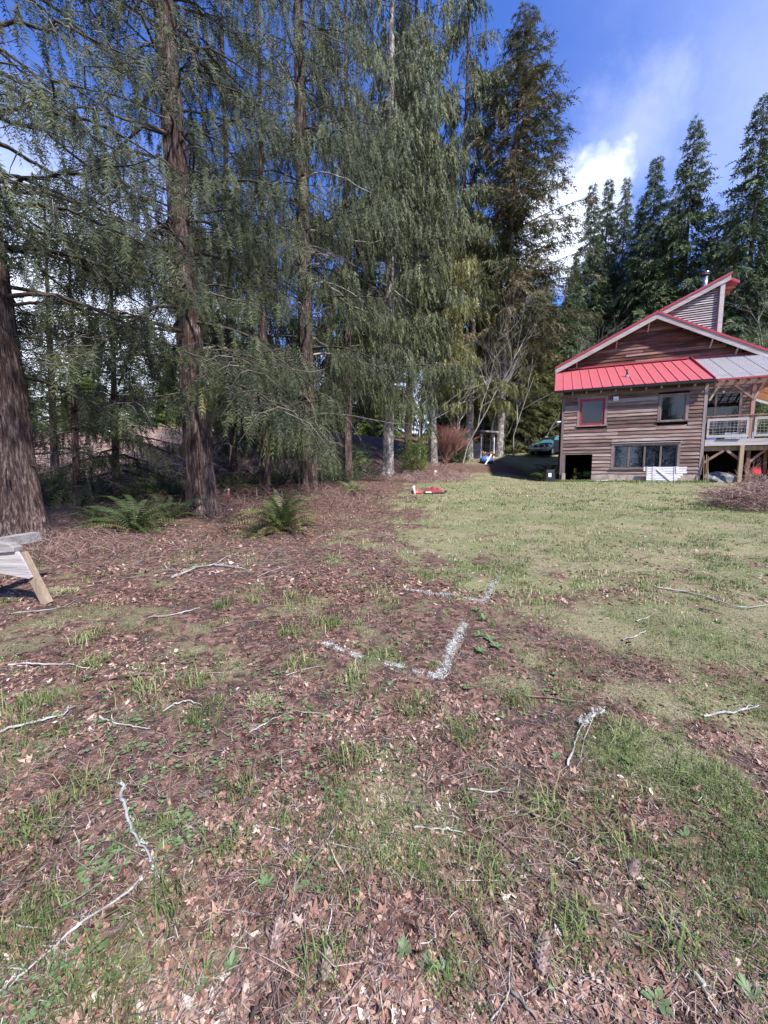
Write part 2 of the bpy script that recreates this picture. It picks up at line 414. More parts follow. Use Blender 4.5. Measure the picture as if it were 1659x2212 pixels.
HA = at(1209, 1040, 24.0); HB = at(1512, 1040, 21.2)
HU = HB - HA; HU[2] = 0; HU /= np.linalg.norm(HU); HN = np.array([-HU[1], HU[0], 0])
HROT = math.atan2(HU[1], HU[0]); HZ = 1.15; HA[2] = HZ
def H2W(u, w, z): return HA + HU * u + HN * w + np.array([0, 0, z])
def hp(px, py, w):
    """pixel -> (u, z) on the house plane at depth w."""
    r = ray(px, py); P0 = HA + HN * w; P0[2] = 0
    t = P0.dot(HN) / r.dot(HN); P = r * t + np.array([0, 0, EYE]); d = P - HA
    return d.dot(HU), P[2] - HZ

PY = [-60, 0, 10.4, 16, 21, 26, 29, 33, 36, 40, 60, 120, 400, 1500]
PZ = [-1, 0, .52, .8, 1.06, 1.34, 1.75, 2.5, 3.15, 3.75, 6.0, 13, 22, 30]
def G(x, y):
    x = np.asarray(x, float); y = np.asarray(y, float)
    base = np.interp(y, PY, PZ)
    bank = np.interp(y, [-50, 14, 17, 22, 30, 60, 1500], [0, 0, .15, 1.5, 2.6, 1.2, 0]) * sstep(-3.0, -11, x + (y - 16) * -.25)
    z = base + bank
    dx = x - HA[0]; dy = y - HA[1]; u = dx * HU[0] + dy * HU[1]; w = dx * HN[0] + dy * HN[1]
    mask = sstep(-4.5, -.6, u) * (1 - sstep(8, 15, w)) * sstep(-6, -1, w)
    z = z * (1 - mask) + HZ * mask
    dist = np.hypot(x, y)
    b = (fbm(x * 1.3, y * 1.3, 3) - .5) * .10 * sstep(40, 5, dist) + (fbm(x * 6, y * 6, 9, 3) - .5) * .05 * sstep(16, 4, dist)
    fl = 1 - mask * .9
    return z + b * fl
def gpt(px, py):
    """pixel -> point where the ray meets the ground."""
    r = ray(px, py); t0 = .2; t = .2
    while t < 200:
        p = r * t
        if p[2] + EYE < float(G(p[0], p[1])): break
        t0 = t; t *= 1.03
    for _ in range(24):
        m_ = (t0 + t) / 2; p = r * m_
        if p[2] + EYE < float(G(p[0], p[1])): t = m_
        else: t0 = m_
    p = r * t; return np.array([p[0], p[1], p[2] + EYE])
def gz(x, y, dz=0): return np.array([x, y, float(G(x, y)) + dz])
def grassy(x, y):
    """how much turf (1) rather than leaf litter (0) covers the ground."""
    x = np.asarray(x, float); y = np.asarray(y, float)
    edge = .55 + .25 * np.sin(y * .8) + np.interp(y, [0, 4, 9, 16, 22, 27, 34], [.3, .5, .1, .7, 1.2, 2.4, 6.2])
    n = fbm(x * .9, y * .9, 21, 4) - .5; n2 = fbm(x * 2.6, y * 2.6, 33, 3) - .5
    lawn = sstep(-2.7, 1.9, x - edge + n * 3.4 + n2 * 2.4 + (fbm(x * 7, y * 7, 37, 2) - .5) * 1.6)
    near = np.interp(y, [0, 1.6, 4.5, 6.5], [.85, .92, .82, 1.0])
    g = lawn * near + (n2 * .95) * np.interp(y, [0, 5, 8, 14], [1, 1, .7, .35]) * (1 - .6 * sstep(-.5, -2, x) * sstep(4, 5.5, y))
    patch = sstep(-.06, .16, n2 + n * .4 + (fbm(x * 9, y * 9, 39, 2) - .5) * .35) * np.interp(y, [0, 5, 7.5, 10], [.62, .60, .28, .08])
    drive = sstep(27, 30, y) * sstep(36, 30, y) * sstep(3.0, 5.5, x) * .75
    return np.clip(np.maximum(g, patch) - drive, 0, 1) * sstep(60, 42, y)

def build_ground():
    def axis(lo, hi, step, g, mx, end0, end1):
        a = list(np.arange(lo, hi, step)); s = step
        while a[-1] < end1: s = min(s * g, mx); a.append(a[-1] + s)
        s = step
        while a[0] > end0: s = min(s * g, mx); a.insert(0, a[0] - s)
        return np.array(a)
    xs = axis(-3.5, 5, .085, 1.07, 60, -1400, 1400)
    ys = axis(0.3, 6, .075, 1.05, 60, -400, 2400)
    X, Y = np.meshgrid(xs, ys); Z = G(X, Y)
    V = np.stack([X, Y, Z], -1).reshape(-1, 3)
    nx, ny = len(xs), len(ys); i = np.arange(nx * ny).reshape(ny, nx)
    F = np.stack([i[:-1, :-1], i[:-1, 1:], i[1:, 1:], i[1:, :-1]], -1).reshape(-1, 4)
    o = mesh_np('ground', V, F, 4, M['ground'], smooth=True)
    a = o.data.attributes.new('grass', 'FLOAT', 'POINT'); a.data.foreach_set('value', grassy(X, Y).ravel().astype(np.float32))
    o['kind'] = 'structure'
    tag(o, 'uneven ground of turf, bare soil and fallen leaves')
build_ground()

# ---------------------------------------------------------------- scattering of ground cover
def basis(n):
    """random horizontal unit vectors."""
    a = rng.uniform(0, 2 * math.pi, n); return np.stack([np.cos(a), np.sin(a), 0 * a], 1)
def sample_view(n, y0, y1, pw=1.0, marg=1.06):
    """points spread over the ground wedge in front of the house, denser nearby."""
    u = rng.random(n); y = y0 * (y1 / y0) ** (u ** pw)
    x = rng.uniform(-1, 1, n) * (y * marg + .5)
    return x, y
def blades(x, y, h, w, tint, lean=.5, name='grass', mat='grass', z0=-.01):
    n = len(x); P = np.stack([x, y, G(x, y) + z0], 1)
    d = basis(n); s = np.stack([-d[:, 1], d[:, 0], 0 * x], 1)
    l = rng.uniform(.1, 1, n)[:, None] * lean * h[:, None]
    m = P + d * l * .35; m[:, 2] += h * .62
    tip = P + d * l * 1.3; tip[:, 2] += h * np.clip(1 - lean * rng.random(n) * .6, .25, 1)
    W = (w / 2)[:, None]
    V = np.stack([P - s * W, P + s * W, m + s * W * .7, m - s * W * .7, tip], 1).reshape(-1, 3)
    b = np.arange(n)[:, None] * 5
    F = np.concatenate([b + [0, 1, 2], b + [0, 2, 3], b + [3, 2, 4]], 1).reshape(-1, 3)
    return V, F, np.repeat(tint, 5)
def merge(parts):
    V = []; F = []; T = []; o = 0
    for v, f, t in parts:
        V.append(v); F.append(f + o); T.append(t); o += len(v)
    return np.concatenate(V), np.concatenate(F), np.concatenate(T)

def pick(n, y0, y1, f, pw=1.0):
    x, y = sample_view(n, y0, y1, pw)
    keep = rng.random(n) < f(x, y)
    x, y = x[keep], y[keep]
    dx = x - HA[0]; dy = y - HA[1]; u = dx * HU[0] + dy * HU[1]; w = dx * HN[0] + dy * HN[1]
    ok = ~((u > -.1) & (w > -.05))
    return x[ok], y[ok]

def build_grass():
    parts = []
    gf = lambda x, y: np.clip(grassy(x, y) * 1.1 - .05, 0, 1) ** 1.1
    # fine turf, near / middle / far
    for n, y0, y1, hh, ww in ((170000, .75, 4.5, .040, .0028), (110000, 4, 12, .045, .008), (62000, 11, 34, .06, .024)):
        x, y = pick(n, y0, y1, gf)
        m = len(x); k = fbm(x * .7, y * .7, 71, 3); k2 = fbm(x * 3, y * 3, 73, 2)
        h = hh * .8 * rng.uniform(.35, 1.7, m) * (.45 + 1.3 * sstep(.38, .68, fbm(x * 2.4, y * 2.4, 77, 3))); w = ww * rng.uniform(.6, 1.4, m)
        t = np.clip(.46 + (k - .5) * .9 + (k2 - .5) * .5 + rng.normal(0, .19, m) + .06 * (y > 6), 0, 1)
        parts.append(blades(x, y, h, w, t, .9))
    # dry thatch lying flat
    x, y = pick(70000, .8, 14, lambda x, y: .25 + .75 * grassy(x, y)); m = len(x)
    parts.append(blades(x, y, rng.uniform(.008, .03, m), .0028 + .0005 * y * rng.random(m), np.clip(rng.normal(.84, .09, m), 0, 1), 3.4))
    # tufts
    spots = []
    fixed = [(185, 1385, .16), (300, 1495, .17), (55, 1535, .16), (480, 1310, .13), (625, 1290, .12), (620, 1370, .12), (720, 1350, .12), (440, 1560, .14),
             (700, 1350, .14), (830, 1420, .13), (1000, 1590, .14), (420, 1475, .13), (760, 1470, .13), (900, 1540, .13), (200, 1440, .13), (640, 1440, .12),
             (350, 1960, .13), (520, 1720, .10), (1050, 1900, .12), (1180, 1750, .12), (1340, 1830, .12), (1500, 1700, .12), (1350, 1600, .12), (1120, 1520, .12),
             (60, 1800, .13), (190, 1700, .12), (1250, 2020, .10), (1450, 2050, .10), (980, 2120, .10), (700, 2080, .08), (760, 1640, .12), (500, 1840, .1)]
    for px, py, h in fixed: p = gpt(px, py); spots.append((p[0], p[1], h, 1.0))
    x, y = pick(900, 1.0, 11, lambda x, y: .22 + .5 * grassy(x, y))
    for a, b in zip(x, y): spots.append((a, b, rnd.uniform(.035, .07), rnd.random()))
    X = []; Y = []; Hh = []; T = []
    for a, b, h, q in spots:
        k = int(80 if q == 1.0 else 26); r = h * .45
        X.append(a + rng.normal(0, r, k)); Y.append(b + rng.normal(0, r, k)); Hh.append(h * rng.uniform(.4, 1.15, k))
        T.append(np.clip(rnd.choice([.34, .4, .5, .62]) + rng.normal(0, .13, k), 0, .95))
    X, Y, Hh, T = map(np.concatenate, (X, Y, Hh, T))
    parts.append(blades(X, Y, Hh, .0035 + .0008 * Y, T, 1.3))
    # longer rough grass against the house foot
    n = 3500; u = rng.uniform(-.4, 7.3, n); w = -rng.random(n) ** 1.5 * .7 - .08
    P = HA[:2] + HU[:2] * u[:, None] + HN[:2] * w[:, None]
    parts.append(blades(P[:, 0], P[:, 1], rng.uniform(.06, .22, n), np.full(n, .02), np.clip(rng.normal(.5, .15, n), 0, 1), .8))
    V, F, T = merge(parts)
    o = mesh_np('grass', V, F, 3, M['grass'], tint=T)
    tag(o, 'green and straw coloured grass growing through the yard', 'grass', kind='stuff')
build_grass()

def leaf_template(kind):
    if kind == 0:   # lobed maple leaf
        a = np.array([90, 60, 42, 20, 0, -22, -60, -90, -120, -158, 180, 160, 138, 120]) * math.pi / 180
        r = np.array([1, .5, .85, .42, .8, .45, .5, .18, .5, .45, .8, .42, .85, .5])
    elif kind == 1: # oval leaf
        a = np.linspace(0, 2 * math.pi, 8, endpoint=False); r = np.array([1, .62, .45, .55, .9, .55, .45, .62])
    else:           # broken fragment
        a = np.array([0, 1.2, 2.9, 4.3]); r = np.array([1, .55, .95, .6])
    return np.stack([r * np.cos(a), r * np.sin(a)], 1)
def leaves(x, y, size, tint, kind, curl=.5, z0=.004, flat=.5):
    n = len(x); tpl = leaf_template(kind); k = len(tpl)
    P = np.stack([x, y, G(x, y) + z0], 1)
    d = basis(n); tilt = rng.normal(0, flat, n); tl2 = rng.normal(0, flat * .6, n)
    A = np.stack([d[:, 0] * np.cos(tilt), d[:, 1] * np.cos(tilt), np.sin(tilt)], 1)
    B = np.stack([-d[:, 1] * np.cos(tl2), d[:, 0] * np.cos(tl2), np.sin(tl2)], 1)
    N = np.cross(A, B)
    c1 = rng.uniform(-.2, .95, n) * curl; c2 = rng.uniform(-1, 1, n) * curl
    u = tpl[None, :, 0]; v = tpl[None, :, 1]
    hgt = c1[:, None] * v * v * 1.1 + c2[:, None] * u * np.abs(u) * .6 + rng.normal(0, .06, (n, k))
    S = size[:, None, None]
    ring = P[:, None] + S * (u[..., None] * A[:, None] + v[..., None] * (B[:, None]) * .8 + hgt[..., None] * N[:, None])
    ring[..., 2] = np.maximum(ring[..., 2], P[:, None, 2] - .004)
    if k == 4:
        b = (np.arange(n) * 4)[:, None]
        return ring.reshape(-1, 3), np.concatenate([b + [0, 1, 2], b + [0, 2, 3]], 1).reshape(-1, 3), np.repeat(tint, 4)
    cen = P[:, None] + np.array([0, 0, .003])
    V = np.concatenate([cen, ring], 1).reshape(-1, 3)
    b = (np.arange(n) * (k + 1))[:, None, None]; i = np.arange(k)
    F = np.stack([0 * i, 1 + i, 1 + (i + 1) % k], 1)[None] + b
    return V, F.reshape(-1, 3), np.repeat(tint, k + 1)

def build_litter():
    parts = []
    lf = lambda x, y: np.clip(1.08 - .80 * grassy(x, y), .10, 1) * (.22 + .78 * sstep(.40, .58, fbm(x * 1.9, y * 1.9, 57, 3) + .10 * (y > 7)))
    for kind, n, y0, y1, s0, s1, c in ((2, 60000, .8, 4.5, .006, .020, .5), (1, 7000, .8, 5, .008, .024, .9), (0, 3400, .8, 5.5, .010, .034, 1.0),
                                       (2, 42000, 4, 16, .012, .038, .5), (0, 2600, 5, 14, .03, .055, .7), (2, 16000, 14, 34, .035, .075, .4)):
        x, y = pick(n, y0, y1, lf); m = len(x)
        cl = fbm(x * 3.2, y * 3.2, 51, 3)
        t = np.clip(.46 + (cl - .5) * .9 + rng.normal(0, .23, m), 0, 1)
        parts.append(leaves(x, y, s0 + (s1 * 1.25 - s0) * rng.random(m) ** 2.2, t, kind, c))
    V, F, T = merge(parts)
    tag(mesh_np('leaf_litter', V, F, 3, M['litter'], tint=T), 'brown fallen leaves and bark scraps strewn over the soil', 'leaf litter', kind='stuff')
    # needles and twiglets
    x, y = pick(54000, .8, 6, lambda x, y: np.clip(1.05 - .6 * grassy(x, y), 0, 1)); m = len(x)
    a = blades(x, y, rng.uniform(.003, .012, m), rng.uniform(.0008, .0028, m), np.clip(rng.beta(2, 2.6, m), 0, 1), 1)
    L = rng.uniform(.012, .085, m) * (1 + (rng.random(m) < .06) * 2.2)
    P = np.stack([x, y, G(x, y) + rng.uniform(.001, .012, m)], 1); d = basis(m); d[:, 2] = rng.normal(0, .12, m)
    s = np.stack([-d[:, 1], d[:, 0], 0 * x], 1); w = rng.uniform(.0005, .0016, m)[:, None]
    bend = s * (rng.normal(0, .12, m) * L)[:, None]; e = P + d * L[:, None]; mid = (P + e) / 2 + bend; up = np.array([0, 0, 1.]) * w
    V1 = np.stack([P - s * w, P + s * w, mid + s * w + up, mid - s * w + up, e], 1).reshape(-1, 3)
    b = np.arange(m)[:, None] * 5
    F1 = np.concatenate([b + [0, 1, 2], b + [0, 2, 3], b + [3, 2, 4]], 1).reshape(-1, 3)
    x, y = pick(16000, 5, 22, lambda x, y: np.clip(1.05 - .75 * grassy(x, y), 0, 1)); m = len(x)
    L = rng.uniform(.05, .35, m)
    P = np.stack([x, y, G(x, y) + rng.uniform(.005, .03, m)], 1); d = basis(m); d[:, 2] = rng.normal(0, .1, m)
    s = np.stack([-d[:, 1], d[:, 0], 0 * x], 1); w = (rng.uniform(.0015, .004, m))[:, None]; e = P + d * L[:, None]
    bend = s * (rng.normal(0, .15, m) * L)[:, None]; mid = (P + e) / 2 + bend; up = np.array([0, 0, 2.]) * w
    V2 = np.stack([P - s * w, P + s * w, mid + s * w + up, mid - s * w + up, e], 1).reshape(-1, 3)
    b = np.arange(m)[:, None] * 5
    F2 = np.concatenate([b + [0, 1, 2], b + [0, 2, 3], b + [3, 2, 4]], 1).reshape(-1, 3)
    V, F, T = merge([(V1, F1, np.repeat(np.clip(rng.beta(2, 2.4, len(V1) // 5), 0, 1), 5)), (V2, F2, np.repeat(np.clip(rng.beta(2, 2, m), 0, 1), 5))])
    tag(mesh_np('twig_debris', V, F, 3, M['twig'], tint=T), 'fine dead needles and thin twigs scattered on the soil', 'twig litter', kind='stuff')
build_litter()

def build_weeds():
    V = []; F = []; T = []; o = 0
    def leafset(c, n, L, wid, tint, rise, stem=0.0):
        nonlocal o
        L *= .72
        a0 = rnd.uniform(0, 6.28)
        for i in range(n):
            a = a0 + i * 2.4 + rnd.uniform(-.3, .3); l = L * rnd.uniform(.6, 1.1)
            d = np.array([math.cos(a), math.sin(a), rise * rnd.uniform(.4, 1.3)]); s = np.array([-d[1], d[0], 0]) * wid * l
            p = c + d * stem * l
            pts = [p, p + d * l * .35 + s * .8, p + d * l * .75 + s, p + d * l + np.array([0, 0, -.12 * l]), p + d * l * .75 - s, p + d * l * .35 - s * .8, p + d * l * .6 + np.array([0, 0, -.04 * l])]
            V.extend(pts); F.extend([(o, o + 1, o + 6), (o + 1, o + 2, o + 6), (o + 2, o + 3, o + 6), (o + 3, o + 4, o + 6), (o + 4, o + 5, o + 6), (o + 5, o, o + 6)])
            T.extend([min(1, max(0, tint + rnd.uniform(-.15, .15)))] * 7); o += 7
    # rosettes at places seen in the photograph, then round-leaved patches
    for px, py, L in ((740, 1720, .05), (575, 1915, .05), (1060, 1385, .11), (1075, 1400, .11), (1035, 1375, .1), (1045, 1340, .1), (1030, 1320, .09), (500, 2090, .045), (870, 2060, .045), (1200, 1640, .05),
                      (920, 2090, .045), (960, 2100, .04), (1010, 1490, .07), (1020, 1740, .04), (655, 2055, .03), (1360, 1650, .05), (1480, 1810, .05), (1420, 2170, .06), (1620, 2150, .05), (1040, 1410, .09)):
        leafset(gpt(px, py) + [0, 0, .008], 9, L, .20, .62, .55)
    spots = []
    for px, py, r, n in ((250, 1830, .16, 60), (390, 1790, .12, 50), (270, 1590, .2, 40), (150, 1560, .2, 40), (430, 1600, .18, 40), (210, 1900, .1, 25), (110, 2130, .08, 26), (80, 2120, .1, 26),
                         (490, 1660, .15, 30), (640, 1540, .2, 40), (780, 1500, .2, 40), (660, 1690, .15, 26), (560, 1465, .2, 28), (370, 1450, .2, 30), (880, 1390, .2, 30), (1180, 1500, .2, 26),
                         (700, 1900, .1, 14), (1050, 1560, .2, 20), (330, 1660, .14, 30), (170, 2060, .06, 12), (560, 1560, .18, 30), (840, 1620, .18, 24)):
        c = gpt(px, py)
        for _ in range(int(n * .8)): spots.append((c[0] + rnd.gauss(0, r * .6), c[1] + rnd.gauss(0, r * .6)))
    x, y = pick(600, 1, 9, lambda x, y: .5 * (fbm(x, y, 91, 2) > .5)); spots += list(zip(x, y))
    for a, b in spots:
        c = gz(a, b, rnd.uniform(.006, .02)); s = .0062 * rnd.uniform(.7, 1.4) * (1 + .16 * b)
        for _ in range(3):
            cc = c + np.array([rnd.gauss(0, s), rnd.gauss(0, s), rnd.uniform(0, .006)]); tl = rnd.uniform(-.4, .4)
            ring = [cc + np.array([math.cos(q) * s, math.sin(q) * s * .85, math.sin(q) * s * tl]) for q in np.linspace(0, 6.28, 7)[:-1]]
            V.extend([cc + [0, 0, -.002]] + ring); F.extend([(o, o + 1 + i, o + 1 + (i + 1) % 6) for i in range(6)])
            T.extend([rnd.uniform(.35, .9)] * 7); o += 7
    tag(mesh_np('ground_weeds', np.array(V), np.array(F), 3, M['weed'], tint=T), 'low green weeds and round leaved seedlings among the litter', 'weeds', kind='stuff')
build_weeds()

# ---------------------------------------------------------------- the house (local axes: x along the front, y into the building, z up)
def wavy_board(L, h, t0=.008, t1=.058, n=6, amp=.012, seed=0):
    """Lap siding board with an irregular lower edge; x 0..L, front face towards -y."""
    r = random.Random(seed); mb = MB(); V = []
    n = max(2, min(14, int(L / .45)))
    for i in range(n + 1):
        x = L * i / n; zl = r.uniform(-amp, amp * .5); b = r.uniform(-.006, .006)
        V += [(x, 0, zl), (x, -t1 + b, zl), (x, -t0, h), (x, 0, h)]
    F = []
    for i in range(n):
        a = i * 4
        F += [(a, a + 4, a + 5, a + 1), (a + 1, a + 5, a + 6, a + 2), (a + 2, a + 6, a + 7, a + 3)]
    e = n * 4
    F += [(0, 1, 2, 3), (e + 3, e + 2, e + 1, e)]
    me = bpy.data.meshes.new('board'); me.from_pydata(V, [], F); me.update(); return me

def segs(lo, hi, cuts):
    out = [(lo, hi)]
    for a, b in cuts:
        nx = []
        for s, e in out:
            if b <= s or a >= e: nx.append((s, e)); continue
            if a > s: nx.append((s, a))
            if b < e: nx.append((b, e))
        out = nx
    return [(s, e) for s, e in out if e - s > .06]

house = empty('house', 'weathered two storey timber house with red metal roofs at the edge of the lawn', 'house', tuple(HA), HROT)
W1, ZE, ZT, WD = 7.02, 5.42, 7.62, 4.0         # front block width, eave height, top of lean-to roof, depth to gable wall

def put_boards(parent, lo, hi, z0, z1, exp, w, cuts, m, seed, slope=None, splits=(2.2, 4.5), amp=.012, drop=0.0):
    z = z0; row = 0; r = random.Random(seed)
    while z < z1 - .02:
        h = min(exp, z1 - z); l, h_ = (lo, hi) if slope is None else slope(z + h * .5)
        if h_ - l < .15: z += exp; continue
        cs = [(a, b) for a, b, c, d in cuts if d > z + .03 and c < z + h - .03]
        for s, e in segs(l, h_, cs):
            x = s
            while x < e - .02:
                L = min(r.uniform(*splits), e - x)
                if e - (x + L) < .7: L = e - x
                me = wavy_board(L - .004, h + .022, seed=r.random(), amp=amp)
                o = link('board', me, m, parent); o.location = (x, w, z + r.uniform(-.006, .006) - drop)
                o.rotation_euler[1] = r.gauss(0, .0012)
                x += L
        z += exp; row += 1

# shell of the front block: wall backing with real openings
red0, redz0 = .93, 3.36; red1, redz1 = 2.24, 4.90
rw0, rwz0, rw1, rwz1 = 4.98, 3.42, 6.12, 4.76
lw0, lwz0, lw1, lwz1 = 2.82, .80, 5.90, 2.12
gar1, garz = 1.72, 1.68
mb = MB()
xs_ = sorted({0, gar1, red0, red1, lw0, lw1, rw0, rw1, W1}); zs_ = sorted({0.0, .48, garz, lwz0, lwz1, redz0, redz1, rwz0, rwz1, ZE + .0})
holes = [(-.1, gar1, -.1, garz), (red0, red1, redz0, redz1), (rw0, rw1, rwz0, rwz1), (lw0, lw1, lwz0, lwz1)]
for i in range(len(xs_) - 1):
    for j in range(len(zs_) - 1):
        cx, cz = (xs_[i] + xs_[i + 1]) / 2, (zs_[j] + zs_[j + 1]) / 2
        if any(a < cx < b and c < cz < d for a, b, c, d in holes): continue
        mb.box(xs_[i], xs_[i + 1], .002, .14, zs_[j], zs_[j + 1])
mb.box(0, .14, .14, WD + 7, 0, ZE - .01)               # left side wall
mb.box(W1 - .14, W1, .14, WD, 0, ZE)                   # right side wall of the front block
wall = mb.build('wall', M['void'], house)
cuts = [(-.2, gar1, -.2, garz), (red0 - .14, red1 + .14, redz0 - .10, redz1 + .14), (rw0 - .14, rw1 + .14, rwz0 - .10, rwz1 + .12), (lw0 - .12, lw1 + .12, lwz0 - .1, lwz1 + .1)]
put_boards(wall, .10, W1 - .11, .50, 5.30, .205, 0, cuts, M['siding'], 4)
# side wall cladding on the left, facing the drive
for k in range(24):
    me = wavy_board(WD + 6.8, .225, seed=k); o = link('board', me, M['siding'], wall); o.location = (0, WD + 6.95, .5 + k * .205); o.rotation_euler = (0, 0, R(-90))
MB().box(-.025, .10, -.05, .0, .0, 5.3).build('corner_trim', M['trimwood'], wall)
MB().box(-.05, -.004, -.03, .10, .0, 5.3).build('corner_trim', M['trimwood'], wall)
MB().box(W1 - .11, W1 + .03, -.055, .0, .42, 5.3).build('corner_trim', M['trimwood'], wall)
MB().box(.10, .26, -.045, .12, .0, garz).build('garage_post', M['trimwood'], wall)
MB().box(.10, gar1 + .05, -.05, .001, garz - .035, garz).build('garage_lintel', M['trimwood'], wall)
o = MB().box(.10, .30, -.12, -.05, -.05, .52).build('corner_footing', M['stone'], wall)
mb = MB().box(gar1, W1 - .02, -.03, .0, -.15, .47)
mb.box(gar1, W1 - .02, .14, .3, -.15, .47)
mb.build('foundation', M['stone'], house)
# frieze board and dark soffit under the eave
MB().box(.0, W1, -.02, .0, 5.29, ZE - .0).build('frieze_board', M['siding_gable'], house)

def window(parent, x0, x1, z0, z1, frame_mat, casing, sash=.10, bars=(), back='void', glass_y=.055, cas_w=.13, sill=True, cy=-.05):
    w = MB()
    w.box(x0 - cas_w, x0, cy, .0, z0, z1).box(x1, x1 + cas_w, cy, .0, z0, z1).box(x0 - cas_w - .01, x1 + cas_w + .01, cy - .004, .0, z1, z1 + .12)
    win = w.build('window', casing, parent)
    if sill: MB().box(x0 - cas_w - .04, x1 + cas_w + .04, cy - .06, .0, z0 - .07, z0).build('sill', casing, win)
    f = MB().box(x0, x0 + sash, .0, .06, z0, z1).box(x1 - sash, x1, .0, .06, z0, z1).box(x0 + sash, x1 - sash, .0, .06, z0, z0 + sash).box(x0 + sash, x1 - sash, .0, .06, z1 - sash, z1)
    for b in bars: f.box(b - .05, b + .05, -.01, .06, z0 + sash, z1 - sash)
    f.build('frame', frame_mat, win)
    edges = [x0 + sash] + [v for b in bars for v in (b - .05, b + .05)] + [x1 - sash]
    for i in range(0, len(edges), 2):
        MB().box(edges[i], edges[i + 1], .025, .031, z0 + sash, z1 - sash).build('pane', M['glass'], win)
    return win
wn = window(house, red0, red1, redz0, redz1, M['redpaint'], M['trimwood'], .12); wn['label'] = 'small square window with a red painted frame'
window(house, rw0, rw1, rwz0, rwz1, M['trimwood'], M['trimwood'], .05)
q = (lw1 - lw0) / 4
wn = window(house, lw0, lw1, lwz0, lwz1, M['trimwood'], M['trimwood'], .07, (lw0 + q, lw0 + 2 * q, lw0 + 3 * q)); wn['label'] = 'long low window of four panes'
MB().box(lw0 - .14, lw1 + .14, -.10, -.0, lwz1 + .125, lwz1 + .15).build('window_drip_cap', M['palewood'], house)
for b in range(4):
    MB().box(lw0 + b * q + .1, lw0 + (b + 1) * q - .08, .10, .11, lwz0 + .03, lwz1 - .08).build('curtain', M['lace'], house)
MB().box(lw0, lw1, .14, .50, lwz0 - .04, lwz0).build('shelf', M['trimwood'], house)
mb = MB().box(rw0 + .62, rw0 + .80, .5, .53, rwz0 + .35, rwz0 + .95).box(rw0 + .5, rw0 + .56, .5, .53, rwz0 + .3, rwz0 + .8)
mb.build('interior_panel', M['greybox'], house)
# interior floors, back wall and ceiling keep the rooms dark
mb = MB().box(.14, W1 - .14, .14, WD, 2.35, 2.5).box(.14, W1 - .14, WD - .1, WD - .02, 0, ZE + .8).box(.14, W1 - .14, .14, WD, -.12, -.06).box(lw0 - .5, lw0 - .4, .14, WD, 0, 2.3)
mb.box(.14, W1 - .14, .14, WD - .1, 5.2, 5.28)
mb.build('interior', M['void'], house)

# lean-to roof in standing seam panels
sl = (ZT - (ZE + .06)) / (WD + .36)
rf = MB().prism([(-.36, ZE + .03), (WD, ZT - .03), (WD, ZT - .10), (-.36, ZE - .06)], 0, 1)
rf.v = [(-.48 + y * 7.66, x, z) for x, y, z in rf.v]
roof = rf.build('roof', M['dark'], house)
npan = 15; pw = 7.70 / npan
tp = MB(); L = math.hypot(WD + .38, sl * (WD + .38)); tp.box(0, pw - .003, 0, L, 0, .012)
tp.box(pw - .036, pw - .008, 0, L, .012, .05); tp.box(pw * .33, pw * .33 + .01, 0, L, .012, .016); tp.box(pw * .62, pw * .62 + .01, 0, L, .012, .016)
me = bpy.data.meshes.new('roof_panel'); me.from_pydata(tp.v, [], tp.f); me.materials.append(M['redroof'])
for i in range(npan):
    o = link('roof_panel', me, None, roof); o.location = (-.50 + i * pw, -.38, ZE + .035); o.rotation_euler = (math.atan(sl), 0, 0)
fl = MB().box(.2, 6.98, WD - .36, WD - .0, ZT - .10, ZT + .0)
MB().bar((.30, WD - .12, ZT + .03), (7.02, WD - .12, ZT + .03), .2, .10).build('roof_flashing', M['redtrim'], roof)
o = MB().bar((7.20, -.38, ZE + .05), (7.20, WD, ZT + .05), .05, .14).build('rake_trim', M['redtrim'], roof)
g = MB()
g.add([(-.52, -.50, ZE - .10), (-.52, -.38, ZE - .10), (-.52, -.38, ZE + .01), (-.52, -.52, ZE + .01), (7.26, -.50, ZE - .14), (7.26, -.38, ZE - .14), (7.26, -.38, ZE + .01), (7.26, -.52, ZE - .01)],
      [(0, 1, 2, 3), (7, 6, 5, 4), (0, 4, 5, 1), (1, 5, 6, 2), (3, 7, 4, 0)])
g.build('gutter', M['dark'], roof)
for i, px in enumerate((1214, 1237, 1267, 1298, 1330, 1363, 1395, 1428, 1465, 1500)):
    u = hp(px, 846, -.2)[0]
    MB().box(u - .035, u + .035, -.30, .0, ZE - .24, ZE - .055).build('rafter_tail', M['greywood'], house)
u, z = hp(1354, 818, 1.3)
vz = ZE + .06 + (1.3 + .38) * sl
MB().lathe([(.15, -.05), (.09, .06), (.06, .10)], 10, (u, 1.3, vz)).build('vent_flashing', M['steel'], house)
MB().lathe([(.05, .05), (.05, .42)], 10, (u, 1.3, vz)).build('vent_pipe', M['dark'], house, True)

# main gable behind
gw = WD
apu, apz = hp(1420, 676, gw - .5); leu, lez = hp(1200, 797, gw - .5); reu, rez = hp(1659, 760, gw - .5)
slL = (apz - lez) / (apu - leu); slR = (apz - rez) / (reu - apu); REX = reu + 1.6
gin = .22
def gspan(z): return (max(0.0, apu - (apz - gin - z) / slL), min(REX - .6, apu + (apz - gin - z) / slR))
mb = MB(); zt = apz - .40
poly = [(.0, 5.0), (REX - .7, 5.0), (REX - .7, apz - .4 - (REX - .7 - apu) * slR), (apu, zt), (.0, zt - apu * slL)]
def gprism(poly, y0, y1): return MB().prism(poly, y0, y1)
gpoly = [(0.0, ZT - .6), (REX - .7, ZT - .6), (REX - .7, max(ZT - .5, apz - .4 - (REX - .7 - apu) * slR)), (apu, zt), (0.0, zt - apu * slL)]
gable = gprism(gpoly, gw + .005, gw + .15).build('gable_wall', M['void'], house)
